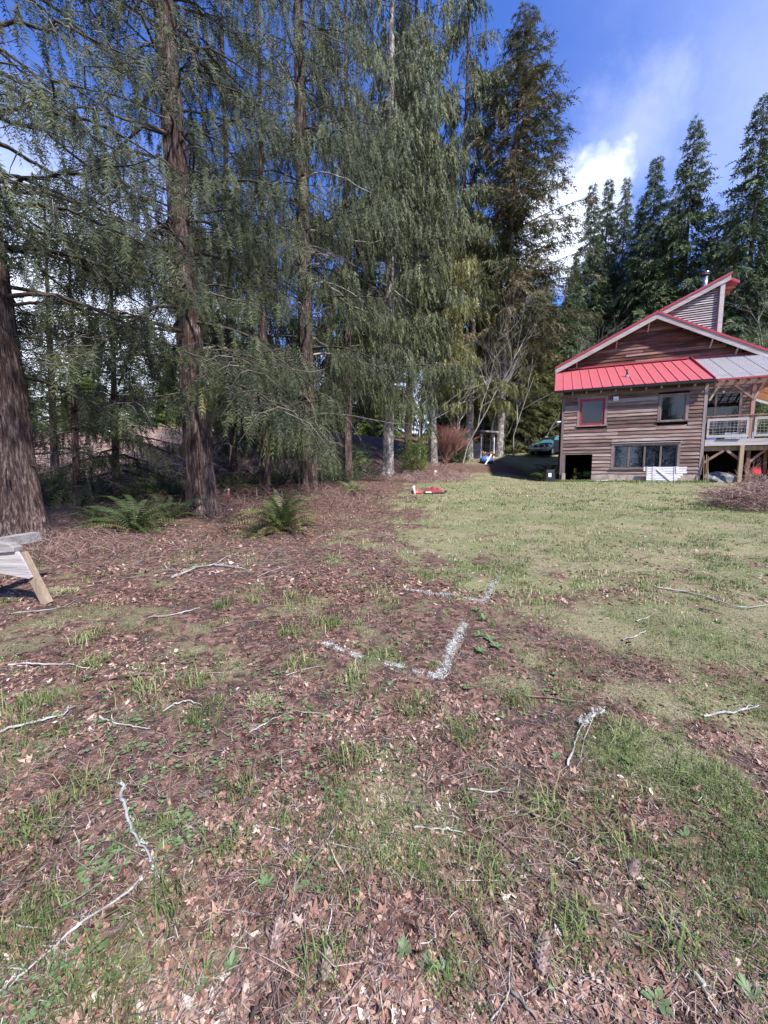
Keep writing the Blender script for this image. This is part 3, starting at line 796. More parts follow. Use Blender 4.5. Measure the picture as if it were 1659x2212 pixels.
put_boards(gable, 0, 9, ZT - .12, apz - .45, .205, gw, [], M['siding_gable'], 9, slope=gspan, splits=(2.5, 6))
# gable wall below roof line, behind the deck
uE = hp(1622, 900, gw)[0]
w0, wz0, w1, wz1 = 7.30, 2.55, hp(1594, 900, gw)[0], hp(1560, 851, gw)[1]
mb = MB()
xs_ = sorted({W1, w0, w1, uE}); zs_ = sorted({0.0, 2.3, wz0, wz1, ZT - .02})
for i in range(len(xs_) - 1):
    for j in range(len(zs_) - 1):
        cx, cz = (xs_[i] + xs_[i + 1]) / 2, (zs_[j] + zs_[j + 1]) / 2
        if w0 < cx < w1 and wz0 < cz < wz1: continue
        mb.box(xs_[i], xs_[i + 1], gw + .004, gw + .15, zs_[j], zs_[j + 1])
rear = mb.build('porch_wall', M['void'], house)
put_boards(rear, W1 + .02, uE, 2.4, ZT - .1, .205, gw, [(w0 - .14, w1 + .14, wz0 - .1, wz1 + .12)], M['siding'], 14)
MB().box(uE - .02, uE + .14, gw - .06, gw + .15, 2.3, ZT).build('corner_trim', M['trimwood'], rear)
hw = MB(); third = (w1 - w0) / 3
hw.box(w0 - .13, w0, gw - .05, gw, wz0, wz1).box(w1, w1 + .13, gw - .05, gw, wz0, wz1).box(w0 - .14, w1 + .14, gw - .055, gw, wz1, wz1 + .12)
hw.box(w0 + 1.27, w0 + 1.37, gw - .02, gw + .06, wz0, wz1); hw.box(w0, w1, gw + .0, gw + .05, wz0 + .75, wz0 + .82)
hwin = hw.build('window', M['trimwood'], house); hwin['label'] = 'tall living room windows behind the deck'
MB().box(w0, w0 + 1.27, gw + .02, gw + .03, wz0, wz1).build('pane', M['glass'], hwin)
MB().box(w0 + 1.37, w1, gw + .02, gw + .03, wz0, wz1).build('pane', M['glass'], hwin)
cu = MB()
for i in range(9): cu.box(w0 + 1.5 + i * .2, w0 + 1.6 + i * .2, gw + .9, gw + .95, wz0 + .2, wz1 - .5)
cu.build('curtain', M['tanwood'], house)
MB().box(W1, uE, gw + .16, gw + 7, 2.2, 2.3).box(W1, uE, gw + 6.9, gw + 7, 0, 7).box(uE - .1, uE, gw + .15, gw + 7, 2.3, 7).box(W1 - .2, uE, gw + .16, gw + 7, 6.9, 7).build('interior', M['void'], house)

# roof slopes of the main building
def slab(pts, th, w0_, w1_, m, name, parent):
    """roof slab following a line of (u,z) points, thickness th, from depth w0_ to w1_"""
    poly = [(u, z) for u, z in pts] + [(u, z - th) for u, z in pts[::-1]]
    return MB().prism(poly, w0_, w1_).build(name, m, parent)
mroof = slab([(leu - .02, lez + .07), (apu, apz + .07), (REX, apz + .07 - (REX - apu) * slR)], .07, gw - .54, gw + 7.4, M['redroof'], 'roof', house); mroof['label'] = 'red metal roof of the main gable'
fz = .02
def fascia(a, b, h, w, m, parent, t=.05, name='fascia', out=0):
    """board under a roof edge; a,b=(u,z) of its top line"""
    poly = [a, b, (b[0], b[1] - h), (a[0], a[1] - h)]
    return MB().prism(poly, w - t, w).build(name, m, parent)
fascia((leu, lez - .01), (apu, apz - .01), .34, gw - .5, M['greywood'], mroof)
fascia((apu + .004, apz - .01), (REX, apz - .01 - (REX - apu) * slR), .34, gw - .5, M['greywood'], mroof)
fascia((leu - .03, lez + .11), (apu, apz + .11), .13, gw - .56, M['redtrim'], mroof, .03, 'rake_trim')
fascia((apu + .003, apz + .11), (REX, apz + .11 - (REX - apu) * slR), .13, gw - .56, M['redtrim'], mroof, .03, 'rake_trim')
for px, py, side in ((1332, 748, -1), (1246, 788, -1), (1402, 700, -1), (1538, 733, 1), (1592, 750, 1), (1640, 762, 1)):
    u, z = hp(px, py, gw - .3)
    zr = apz - .12 - (abs(u - apu)) * (slL if u < apu else slR)
    MB().bar((u, gw - .5, zr - .15), (u + .0, gw + .0, zr - .62), .07, .09).build('bracket', M['greywood'], gable)
# open rafters: soffit under the overhang
slab([(leu, lez - .04), (apu, apz - .04), (REX, apz - .04 - (REX - apu) * slR)], .03, gw - .49, gw - .0, M['siding_gable'], 'soffit', mroof)
# louvred tower above the ridge
tw = gw + .25
ta, tb = hp(1428, 672, tw), hp(1580, 591, tw)
pt, pb = hp(1562, 606, tw + .2), hp(1549, 712, tw + .2)
stw = (tb[1] - ta[1]) / (tb[0] - ta[0])
troof = slab([(ta[0] - .6, ta[1] - .6 * stw + .05), (tb[0], tb[1] + .05)], .08, tw - .1, tw + 4.5, M['redroof'], 'roof', house); troof['label'] = 'steep red roof of the louvred tower'
fascia((ta[0] - .1, ta[1] - .1 * stw - .02), (tb[0] - .02, tb[1] - .03), .33, tw - .02, M['greywood'], troof)
fascia((ta[0] - .1, ta[1] - .1 * stw + .10), (tb[0] + .02, tb[1] + .10), .12, tw - .1, M['redtrim'], troof, .03, 'rake_trim')
tx = (pt[0] + pb[0]) / 2
rz = lambda u: ta[1] + (u - ta[0]) * stw - .35
tower = MB().prism([(ta[0] + .2, apz - .4), (tx - .06, apz - .4 - .9), (tx - .06, rz(tx)), (ta[0] + .2, rz(ta[0] + .2) + .1)], tw + .32, tw + 4.2).build('tower_wall', M['trimwood'], house)
MB().box(tx - .10, tx + .12, tw - .01, tw + .28, apz - (tx - apu) * slR - .3, rz(tx) + .05).build('tower_post', M['greywood'], tower)
z = apz - 1.6; k = 0
while z < rz(tx) - .05:
    ul = max(ta[0] - .1, ta[0] + (z + .05 - ta[1] + .33) / stw)
    zr = apz + .12 - slR * max(0, ul - apu)
    # slats start where they emerge above the front roof slope
    ul2 = max(ul, apu + (apz - z) / slR if z < apz else ul)
    if tx - ul2 > .3:
        me = MB().box(ul2, tx - .10, 0, .02, 0, .095); o = me.build('slat', M['greywood'], tower); o.location = (0, tw + .12, z); 
        for v in o.data.vertices:
            if v.co.z > .04: v.co.y += .05
    z += .138
for f in (.33, .66):
    ux = ta[0] + (tx - ta[0]) * (.35 + .4 * f)
    MB().box(ux, ux + .06, tw + .22, tw + .30, apz - 1.5, rz(ux)).build('stud', M['greywood'], tower)
# little eave on the far side of the tower
ea, eb = hp(1572, 597, tw + .1), hp(1597, 608, tw + .1)
er = slab([(ea[0] - .1, ea[1] + .06), (eb[0], eb[1] + .02)], .07, tw + .1, tw + 4.6, M['redroof'], 'roof', house); er['label'] = 'short red eave beside the tower'
fascia((ea[0] - .1, ea[1] + .085), (eb[0] + .02, eb[1] + .05), .16, tw + .08, M['redtrim'], er, .03, 'rake_trim')
for k in range(6): MB().box(ea[0] - .2, eb[0] - .06, tw + .5 + k * .7, tw + .56 + k * .7, eb[1] - .16, eb[1] - .055).build('rafter', M['redwood'], er)
MB().box(tx - .02, tx + .04, tw + .3, tw + 4.4, apz - 2, ea[1] - .05).build('tower_side', M['greywood'], tower)
# flue
u, z = hp(1523, 612, tw + 1.2); zb = ta[1] + (u - ta[0]) * stw
fz1 = hp(1523, 589, tw + 1.2)[1]
fl = MB().lathe([(.13, zb - .2), (.13, fz1 - .18)], 18, (u, tw + 1.2, 0)).build('flue', M['steel'], house, True)
MB().lathe([(.19, fz1 - .18), (.19, fz1 - .13)], 18, (u, tw + 1.2, 0)).build('flue_collar', M['dark'], fl)
MB().lathe([(.13, fz1 - .13), (.13, fz1 - .04)], 18, (u, tw + 1.2, 0)).build('flue_cap', M['steel'], fl, True)
MB().lathe([(.20, fz1 - .04), (.21, fz1), (.05, fz1 + .05)], 18, (u, tw + 1.2, 0)).build('flue_cap', M['steel'], fl, True)
# downpipe and small fittings
def Hobj(name, label, cat, u, w, z, group=None, rot=0): return empty(name, label, cat, tuple(H2W(u, w, z)), HROT + rot, group)
u, z = hp(1330, 861, 0)
t_ = Hobj('wall_light', 'square white light fixture high on the siding between the two upper windows', 'wall light', u, -.04, z - .13)
MB().box(-.13, .13, -.09, 0, 0, .22).build('housing', M['white'], t_); MB().box(-.10, .10, -.10, -.09, .03, .10).build('lens', M['greybox'], t_)
u, z = hp(1203, 911, -.1)
t_ = Hobj('floodlight', 'small white floodlight on the left corner of the house', 'floodlight', -.1, -.02, z)
MB().bar((0, 0, 0), (-.16, -.10, -.02), .06, .06).build('bracket', M['white'], t_); MB().lathe([(.03, -.06), (.075, .05)], 10, (-.18, -.12, -.02)).build('lamp_head', M['white'], t_)

# ---------------------------------------------------------------- deck on the right
deck = empty('deck', 'raised timber deck with mesh railing and clear ribbed roof beside the house', 'deck', tuple(HA), HROT)
DX0, DX1 = 7.08, 13.5
zr0 = hp(1600, 962, 0)[1]; zr1 = hp(1600, 948, 0)[1]; zb0 = hp(1600, 973, .1)[1]
MB().box(DX0, DX1, -.05, .0, zr0, zr1).build('rim_beam', M['greywood'], deck)
MB().box(DX0, DX1, .06, .16, zb0, zr0 - .03).build('lower_beam', M['tanwood'], deck)
for k in range(24):
    MB().box(DX0, DX1, .002 + k * .166, .155 + k * .166, zr1 - .04, zr1).build('deck_board', M['greywood'], deck)
MB().box(DX0, DX1, WD - .05, WD + .0, 0, zr0).build('back_wall', M['void'], deck)
for k in range(10): MB().box(DX0 + .3 + k * .6, DX0 + .35 + k * .6, .16, WD, zr0 - .02, zr1 - .045).build('joist', M['tanwood'], deck)
def up_post(px, w, z0, z1, wd, m, name='post'):
    u = hp(px, 960, w)[0]; return u, MB().box(u - wd / 2, u + wd / 2, w - wd / 2, w + wd / 2, z0, z1).build(name, m, deck)
zrb = hp(1600, 829, -.1)[1]
pu, _ = up_post(1617.5, .06, zr1, zrb - .0, .15, M['redwood'])
MB().box(DX0 + .2, DX1, -.06, .06, zrb - .02, zrb + .22).build('roof_beam', M['redwood'], deck)
ul, _ = up_post(1512, .10, -.1, zb0, .16, M['redwood'])
um, _ = up_post(1603, -.10, -.1, zr0 - .0, .17, M['tanwood'])
ur, _ = up_post(1618, .30, -.1, zb0, .15, M['redwood'])
up_post(1655, 1.6, -.1, zr0, .15, M['redwood'])
def brace(a, b, w, m, wd=.11): MB().bar((a[0], w, a[1]), (b[0], w, b[1]), wd, wd + .02, (0, 1, 0)).build('brace', m, deck)
brace((ul, hp(1521, 1006, .1)[1]), (hp(1562, 976, .1)[0], zb0), .11, M['redwood'])
brace((um, hp(1601, 992, .1)[1]), (hp(1570, 975, .1)[0], zb0), .11, M['redwood'])
brace((ur, hp(1622, 1000, .3)[1]), (hp(1652, 976, .3)[0], zb0), .32, M['redwood'])
brace((DX0 + .05, hp(1518, 866, -.05)[1]), (hp(1553, 838, -.05)[0], zrb), .0, M['tanwood'], .09)
brace((pu, hp(1614, 862, 0)[1]), (hp(1584, 836, 0)[0], zrb), .0, M['redwood'], .09)
brace((pu, hp(1621, 862, 0)[1]), (hp(1650, 836, 0)[0], zrb), .0, M['redwood'], .09)
# railing: thin handrail, framed wire mesh panels
zh = hp(1600, 897, 0)[1]; ft = hp(1600, 902, 0)[1]; fb = hp(1600, 944, 0)[1]
MB().box(DX0 - .02, DX1, -.07, .03, zh - .03, zh + .03).build('handrail', M['redwood'], deck)
for x0, x1 in ((DX0 + .04, pu - .10), (pu + .12, pu + 3.2)):
    fr = MB().box(x0, x1, -.06, -.01, ft - .14, ft).box(x0, x1, -.06, -.01, fb, fb + .13).box(x0, x0 + .10, -.06, -.01, fb + .13, ft - .14).box(x1 - .10, x1, -.06, -.01, fb + .13, ft - .14).build('railing_panel', M['greywood'], deck)
    wm = MB(); n = int((x1 - x0) / .15)
    for i in range(n): wm.tube([(x0 + .1 + i * .15, -.035, fb + .1), (x0 + .1 + i * .15, -.035, ft - .1)], .004, 4)
    for j in range(6): wm.tube([(x0 + .05, -.032, fb + .2 + j * .15), (x1 - .05, -.032, fb + .2 + j * .15)], .004, 4)
    wm.build('wire_mesh', M['greybox'], fr)
# roof sheets over rafters and purlins
rz0, rw0_, rz1, rw1_ = zrb + .24, -.30, ZT - .08, WD - .06
rl = math.hypot(rw1_ - rw0_, rz1 - rz0); ra = math.atan2(rz1 - rz0, rw1_ - rw0_)
nsheet = 8; sw = (DX1 - 7.27) / nsheet; V = []; F = []
nn = 26
for i in range(nn + 1):
    x = sw * i / nn; zz = .016 * math.cos(i * math.pi * .5) 
    V += [(x, 0, zz), (x, rl + .1, zz)]
for i in range(nn): F.append((2 * i, 2 * i + 2, 2 * i + 3, 2 * i + 1))
me = bpy.data.meshes.new('roof_sheet'); me.from_pydata(V, [], F); me.materials.append(M['poly'])
for i in range(nsheet):
    o = link('roof_sheet', me, None, deck); o.location = (7.27 + i * sw, rw0_, rz0 + .02 + (i % 2) * .004); o.rotation_euler = (ra, 0, 0)
for i in range(15):
    x = 7.4 + i * .43; MB().bar((x, rw0_ + .1, rz0 - .08), (x, rw1_, rz1 - .08), .045, .12).build('rafter', M['trimwood'], deck)
for j in range(9):
    f = (j + .5) / 9; y = rw0_ + (rw1_ - rw0_) * f; z = rz0 + (rz1 - rz0) * f
    MB().bar((7.3, y, z - .015), (DX1, y, z - .015), .07, .035).build('purlin', M['trimwood'], deck)
MB().box(7.26, DX1, rw0_ - .03, rw0_, rz0 - .02, rz0 + .06).build('edge_trim', M['redtrim'], deck)
MB().bar((7.3, rw1_, rz1 + .08), (DX1, rw1_, rz1 + .08), .06, .10).build('edge_trim', M['redtrim'], deck)
# porch roof beyond the house corner, orange joists seen from below
ob = MB()
for i in range(16):
    o = MB().bar((uE + .1, WD + .3 + i * .30, 6.55), (uE + 3.6, WD + .3 + i * .30, 5.0), .05, .16).build('joist', M['orangewood'], deck)
MB().add([(uE + .05, WD + .1, 6.66), (uE + 3.8, WD + .1, 5.02), (uE + 3.8, WD + 6, 5.02), (uE + .05, WD + 6, 6.66)], [(0, 1, 2, 3)]).build('roof_sheet', M['poly'], deck)
MB().box(uE + .16, uE + 3.4, 0.25, WD + 6, zr1 - .06, zr1 - .001).build('deck_floor', M['greywood'], deck)
MB().box(DX0 + 2, DX1, WD + 6, WD + 6.1, -.3, zr1).build('back_wall', M['void'], deck)
# string light bulbs
for i, (px, py) in enumerate(((1563, 846), (1524, 855))):
    u, z = hp(px, py, .1)
    t_ = Hobj('light_bulb', ['larger string light bulb hanging from the middle of the deck roof beam', 'small string light bulb near the house end of the deck roof beam'][i], 'light bulb', u, .1, z - .06, 'string lights under the deck roof')
    MB().lathe([(.015, -.02), (.045, .03), (.05, .06), (.02, .11)], 10).build('glass', M['amberbulb'], t_, True); MB().lathe([(.02, .10), (.02, .16)], 8).build('socket', M['black'], t_)
# patio furniture on the deck
def deck_chair(u, w, rot, label):
    t_ = Hobj('deck_chair', label, 'chair', u, w, zr1, 'sling chairs on the deck', rot)
    MB().add([(-.24, -.22, .42), (.24, -.22, .42), (.24, .22, .38), (-.24, .22, .38)], [(0, 1, 2, 3)]).build('seat', M['sling'], t_)
    MB().add([(-.24, .22, .38), (.24, .22, .38), (.22, .40, .98), (-.22, .40, .98)], [(0, 1, 2, 3)]).build('backrest', M['sling'], t_)
    for s in (-1, 1):
        MB().tube([(s * .27, -.26, 0), (s * .27, -.28, .35), (s * .27, -.22, .62), (s * .27, 0, .66), (s * .27, .28, .60)], .014, 6).build('arm', M['dark'], t_)
        MB().tube([(s * .27, -.24, .42), (s * .25, .22, .38), (s * .23, .41, 1.0)], .014, 6).build('side_frame', M['dark'], t_)
        MB().tube([(s * .27, .34, 0), (s * .26, .20, .40)], .014, 6).build('leg', M['dark'], t_)
deck_chair(7.75, 1.1, R(100), 'brown sling chair on the deck next to the house wall')
deck_chair(9.0, 1.2, R(-70), 'brown sling chair on the deck nearer the railing post')
t_ = Hobj('patio_table', 'small dark patio table between the two sling chairs', 'table', 8.35, 1.5, zr1)
MB().lathe([(.45, .66), (.46, .69)], 18).build('table_top', M['dark'], t_); MB().lathe([(.04, 0), (.04, .66)], 8).build('pedestal', M['dark'], t_); MB().lathe([(.25, 0), (.22, .03)], 14).build('base', M['dark'], t_)
t_ = Hobj('storage_bin', 'light blue plastic tub at the left end of the deck', 'tub', 7.42, .35, zr1)
MB().box(-.22, .22, -.14, .14, 0, .22).build('tub', M['blue'], t_); MB().box(-.24, .24, -.16, .16, .22, .25).build('lid', M['white'], t_)
t_ = Hobj('white_chest', 'low white chest against the wall behind the deck railing', 'chest', 9.55, 3.3, zr1)
MB().box(-.7, .7, -.25, .25, 0, .55).build('box', M['white'], t_); MB().box(-.72, .72, -.27, .27, .55, .6).build('lid', M['white'], t_)
o = bevel(MB().box(-.5, .5, -.03, .03, 0, .012).build('foam_paddle', M['teal'], None), .01); o.location = H2W(8.05, -.08, zr1 + .002); o.rotation_euler = (0, R(2), HROT); tag(o, 'pale turquoise flat paddle lying on the deck edge under the railing', 'paddle')
# things stored below the deck
def tarp_heap(label):
    n, m_ = 22, 10; V = []; F = []
    for j in range(m_):
        f = j / (m_ - 1)
        for i in range(n):
            a = 2 * math.pi * i / n
            r = (1 - f ** 2.2) ** .5 * (1 + .18 * math.sin(3 * a + f * 4) + .10 * math.sin(7 * a + 3 * f))
            V.append((math.cos(a) * r * .78, math.sin(a) * r * .5, f * .55 * (1 + .15 * math.cos(a * 2)) + .02 * math.sin(9 * a)))
    for j in range(m_ - 1):
        for i in range(n): F.append((j * n + i, j * n + (i + 1) % n, (j + 1) * n + (i + 1) % n, (j + 1) * n + i))
    return MB().add(V, F).build('tarp_covered_heap', M['tarp'], None, False)
o = tarp_heap(''); u = hp(1549, 1030, .6)[0]; o.location = H2W(u, .6, -.02); o.rotation_euler = (0, 0, HROT); tag(o, 'crumpled grey tarp over a low heap beneath the deck', 'tarp')
def red_chair(u, w, rot, label):
    t_ = Hobj('stacking_chair', label, 'chair', u, w, 0, 'red chairs stored under the deck', rot)
    s = bevel(MB().box(-.22, .22, -.22, .22, .43, .46).build('seat', M['rededge'], t_), .03)
    V = []; F = []
    for j in range(6):
        for i in range(6): x = -.22 + .088 * i; V.append((x * (1 - .08 * j / 5), .21 + .03 * j / 5 * 2 + .25 * x * x, .46 + .085 * j))
    for j in range(5):
        for i in range(5): a = j * 6 + i; F.append((a, a + 1, a + 7, a + 6))
    b = MB().add(V, F).build('backrest', M['rededge'], t_, True); so = b.modifiers.new('thick', 'SOLIDIFY'); so.thickness = .02
    for sx in (-1, 1):
        for sy in (-1, 1): MB().tube([(sx * .17, sy * .17, .44), (sx * .21, sy * .21, 0)], .012, 6).build('leg', M['steel'], t_)
red_chair(hp(1641, 1010, .2)[0], .2, R(8), 'red plastic chair under the deck, the upright one with its back showing')
red_chair(hp(1655, 1010, -.2)[0], -.2, R(-150), 'red plastic chair under the deck, turned away at the frame edge')
stake_u = [hp(x, 1030, -.15)[0] for x in (1505, 1508, 1520, 1524, 1527, 1531)]
for i, su in enumerate(stake_u):
    hh = [.75, .7, 1.5, 1.55, 1.45, 1.3][i]
    o = MB().bar((0, 0, 0), ((.02, .0, -.04, .0, .02, -.10)[i], .16, hh), .035, .03).build('garden_stake', M['tanwood'], None)
    o.location = H2W(su, -.22 if i > 1 else -.12, -.03); o.rotation_euler = (0, 0, HROT)
    tag(o, ['short stake at the outer edge of the bundle by the stone footing', 'short stake second from the stone footing', 'tall stake leaning beside the deck corner post',
            'tallest stake leaning near the deck corner post', 'tall stake with its top tucked behind the brace', 'outermost leaning stake on the tarp side'][i], 'stake', 'stakes leaning at the deck corner')
# gate panel leaning under the long window
gu0, gz0 = hp(1389, 1041, -.35); gu1, gz1 = hp(1484, 1007, -.35)
gt = Hobj('gate_panel', 'weathered pale slatted gate panel leaning below the long low window', 'gate', gu0, -.42, -.02)
gL, gH = gu1 - gu0, gz1 + .02; tilt = R(-10)
gt.rotation_euler = (tilt, 0, HROT)
for i in range(7):
    z = i * gH / 7; x1 = gL - (0 if i > 3 else .55 - .13 * i) + (.0 if i % 2 else .03); x0 = .14 if i < 5 else 0
    MB().box(x0, x1, 0, .022, z + .01, z + gH / 7 - .014).build('slat', M['palewood'], gt)
for x in (.42, 1.42): MB().box(x, x + .16, -.025, -.002, .0, gH - .0).build('upright', M['palewood'], gt)
MB().box(1.50, 1.62, -.05, -.026, gH - .4, gH - .02).build('latch_block', M['palewood'], gt)
MB().bar((.62, -.035, gH - .12), (1.35, -.035, .06), .02, .11, (0, 0, 1)).build('diagonal_brace', M['palewood'], gt)
MB().box(.12, .18, -.03, -.002, gH - .45, gH + .0).build('hinge_strap', M['greywood'], gt)
# cinder block and plank at the foundation
u = hp(1335, 1040, -.3)[0]
o = MB().box(0, .40, 0, .05, 0, .20).box(0, .40, .14, .19, 0, .20).box(0, .04, .05, .14, 0, .20).box(.18, .22, .05, .14, 0, .20).box(.36, .40, .05, .14, 0, .20)
o = o.build('cinder_block', M['concrete'], None); o.location = H2W(u - .1, -.32, .0); o.rotation_euler = (R(90), 0, HROT + R(3)); o.location.z += .0; tag(o, 'grey hollow concrete block lying against the foundation', 'concrete block')
u = hp(1303, 1041, -.4)[0]
o = MB().box(-.42, .42, -.05, .05, 0, .04).build('white_plank', M['palewood'], None); o.location = H2W(u - .05, -.35, .05); o.rotation_euler = (R(20), R(-4), HROT); tag(o, 'short white board lying in the grass right of the garage opening', 'board')
# jars and things on the sill inside the long window
def sill_pos(px): return hp(px, 1010, .28)[0]
def jar(px, h, r, label, lidm, m):
    t_ = Hobj('jar', label, 'jar', sill_pos(px), .26, lwz0 + .002, 'jars inside the long window')
    MB().lathe([(r, 0), (r, h)], 14).build('jar_body', m, t_, True); MB().lathe([(r * 1.12, h), (r * 1.15, h + .05), (r * .7, h + .10)], 14).build('lid', lidm, t_, True)
jar(1379, .30, .14, 'taller jar with an orange red lid inside the second window pane', M['rededge'], M['greybox'])
jar(1393, .26, .12, 'jar with an orange red lid partly hidden by the window post', M['rededge'], M['greybox'])
t_ = Hobj('glass_bottle', 'small pale conical bottle inside the leftmost low window pane', 'bottle', sill_pos(1343), .26, lwz0 + .002); MB().lathe([(.11, 0), (.12, .1), (.04, .26), (.03, .34)], 12).build('bottle_body', M['tanwood'], t_, True); MB().lathe([(.035, .34), (.035, .37)], 8).build('stopper', M['greywood'], t_)
o = MB().lathe([(.12, 0), (.15, .08), (.10, .17), (.02, .22)], 6).build('teal_ornament', M['teal'], None); o.location = H2W(sill_pos(1364), .26, lwz0 + .002); tag(o, 'faceted teal ornament beside the red lidded jar in the window', 'ornament')
# ride-on mower inside the garage opening
mw = Hobj('riding_mower', 'green riding mower with yellow seat parked in the dark garage opening', 'mower', hp(1262, 1030, 1.6)[0], 1.5, 0, None, R(70))
bevel(MB().box(-.30, .30, -.75, .05, .28, .68).build('hood', M['mower'], mw), .08); bevel(MB().box(-.38, .38, .05, .65, .25, .42).build('rear_body', M['mower'], mw), .05)
st = bevel(MB().box(-.2, .2, .22, .58, .46, .54).box(-.2, .2, .52, .60, .54, .85).build('seat', M['yellow'], mw), .03)
for sx in (-1, 1):
    for yy, rr in ((-.55, .18), (.42, .26)):
        wv = MB().lathe([(rr, -.07), (rr, .07)], 18).build('wheel', M['tyre'], mw); wv.rotation_euler = (0, R(90), 0); wv.location = (sx * .36, yy, rr)
        hv = MB().lathe([(rr * .45, -.075), (rr * .45, .075)], 12).build('rim', M['yellow'], wv)
sw_ = MB().tube([(.14 * math.cos(a), .14 * math.sin(a), 0) for a in np.linspace(0, 6.28, 15)], .012, 6).build('steering_wheel', M['black'], mw); sw_.location = (0, .02, .82); sw_.rotation_euler = (R(25), 0, 0)
MB().bar((0, -.02, .6), (0, .02, .82), .03, .03).build('steering_column', M['black'], mw)

# ---------------------------------------------------------------- trees
def trunk_mesh(name, base, top, r0, flare, m, parent, H, rings=46, seg=40, flutes=5, seed=0, taper=.85, bend=.0, ridge=.0):
    """tapered trunk with a fluted, flaring foot; local coordinates, z from -0.3 to H; top = (dx, dy) lean at H."""
    r = np.random.default_rng(seed)
    f = np.linspace(0, 1, rings) ** 1.7; z = -.35 + f * (H + .35)
    th = np.linspace(0, 2 * math.pi, seg, endpoint=False)
    rad = r0 * np.clip(1 - z / (H * 1.02), .02, 1) ** taper
    fl = flare * np.exp(-np.clip(z + .05, 0, 9) / .42)
    ph = r.uniform(0, 6.28, 3)
    lob = .55 + .45 * np.sin(flutes * th + ph[0]) + .3 * np.sin(3 * th + ph[1])
    Rr = rad[:, None] * (1 + .035 * np.sin(flutes * th + ph[0])[None] + .05 * np.sin(2 * th + ph[2])[None] * np.exp(-z / 4)[:, None]) + fl[:, None] * lob[None]
    Rr *= 1 + .030 * (vn(th[None] * 5.1 + 0 * z[:, None], z[:, None] * 1.6, seed) - .5) + .05 * (vn(th[None] * 9 + 7, z[:, None] * .8 + 0 * th[None], seed + 3) - .5)
    if ridge:
        n1 = vn((th * seg / 6.6)[None] * .62 + 1.5 * vn(0 * th[None] + 5, z[:, None] * .9, seed + 8), z[:, None] * 1.5 + 0 * th[None], seed + 5); n2 = vn(th[None] * 15 + z[:, None] * .4, z[:, None] * 5 + 0 * th[None], seed + 6)
        Rr += ridge * (1 - np.abs(2 * n1 - 1) ** .8 * 1.6 + .5 * (n2 - .5))
    cxz = top[0] * (z / H) + bend * np.sin(z / H * 6.0); cyz = top[1] * (z / H) + bend * np.cos(z / H * 5.0) - bend
    V = np.stack([cxz[:, None] + Rr * np.cos(th)[None], cyz[:, None] + Rr * np.sin(th)[None], z[:, None] + 0 * th[None]], -1).reshape(-1, 3)
    i = np.arange(rings * seg).reshape(rings, seg)
    F = np.stack([i[:-1], np.roll(i, -1, 1)[:-1], np.roll(i, -1, 1)[1:], i[1:]], -1).reshape(-1, 4)
    return mesh_np(name, V, F, 4, m, parent, smooth=True)

def tubes(paths, n=4):
    """many tapered tubes in one mesh; paths: list of (pts (k,3), r (k,), tint)."""
    V = []; F = []; T = []; o = 0
    ang = np.linspace(0, 2 * math.pi, n, endpoint=False); ca, sa = np.cos(ang), np.sin(ang)
    for pts, r, t in paths:
        k = len(pts); D = np.gradient(pts, axis=0); D /= np.linalg.norm(D, axis=1)[:, None] + 1e-9
        ref = np.array([0, 0, 1.]) if abs(D[:, 2]).mean() < .85 else np.array([1., 0, 0])
        X = np.cross(D, ref); X /= np.linalg.norm(X, axis=1)[:, None] + 1e-9; Y = np.cross(D, X)
        V.append((pts[:, None] + r[:, None, None] * (ca[None, :, None] * X[:, None] + sa[None, :, None] * Y[:, None])).reshape(-1, 3))
        i = np.arange(k * n).reshape(k, n) + o; j = np.roll(i, -1, 1)
        F.append(np.stack([i[:-1], j[:-1], j[1:], i[1:]], -1).reshape(-1, 4)); T.append(np.full(k * n, t)); o += k * n
    return np.concatenate(V), np.concatenate(F), np.concatenate(T)

def spray(P, D, L, W, tint, K=6, side=None, droop=.25, jitter=.15, stem=True, ang=.9, lw=.75):
    """flat feathery sprays: a stem with K leaflets each side. P,D (n,3); L,W,tint (n,)."""
    n = len(P)
    if side is None:
        a = rng.uniform(0, 2 * math.pi, n); side = np.stack([np.cos(a), np.sin(a), rng.normal(0, .25, n)], 1)
    side = side - D * (side * D).sum(1)[:, None]; side /= np.linalg.norm(side, axis=1)[:, None] + 1e-9
    nrm = np.cross(D, side)
    s = (np.arange(K) + .3) / K; s2 = s + lw / K; st = np.minimum(s + ang / K * 1.5, 1.12); wd = (1 - (s - .25) ** 2 * 1.4) * np.where(s > .85, .6, 1)
    def pos(sv, lat, out):   # sv (K,), lat (n,K)
        sv = np.broadcast_to(sv, (n, K))
        q = P[:, None] + D[:, None] * (sv * L[:, None])[..., None] + side[:, None] * lat[..., None] + nrm[:, None] * out[..., None]
        q[..., 2] -= droop * (sv ** 2) * L[:, None] * np.sqrt(np.clip(1 - D[:, 2:3] ** 2, 0, 1))
        return q
    Vs = []; Z = np.zeros((n, K))
    a0 = pos(s, Z, Z); a1 = pos(s2, Z, Z)
    for sg in (1, -1):
        lat = sg * W[:, None] * wd[None] * rng.uniform(.2, 1.35, (n, K))
        tip = pos(st + rng.normal(0, jitter * 2.2 / K, (n, K)), lat, rng.normal(0, .25, (n, K)) * W[:, None])
        Vs.append(np.stack([a0, a1, tip], 2))
    V = np.concatenate(Vs, 1).reshape(-1, 3); F = np.arange(len(V)).reshape(-1, 3)
    return V, F, np.repeat(tint, 6 * K)

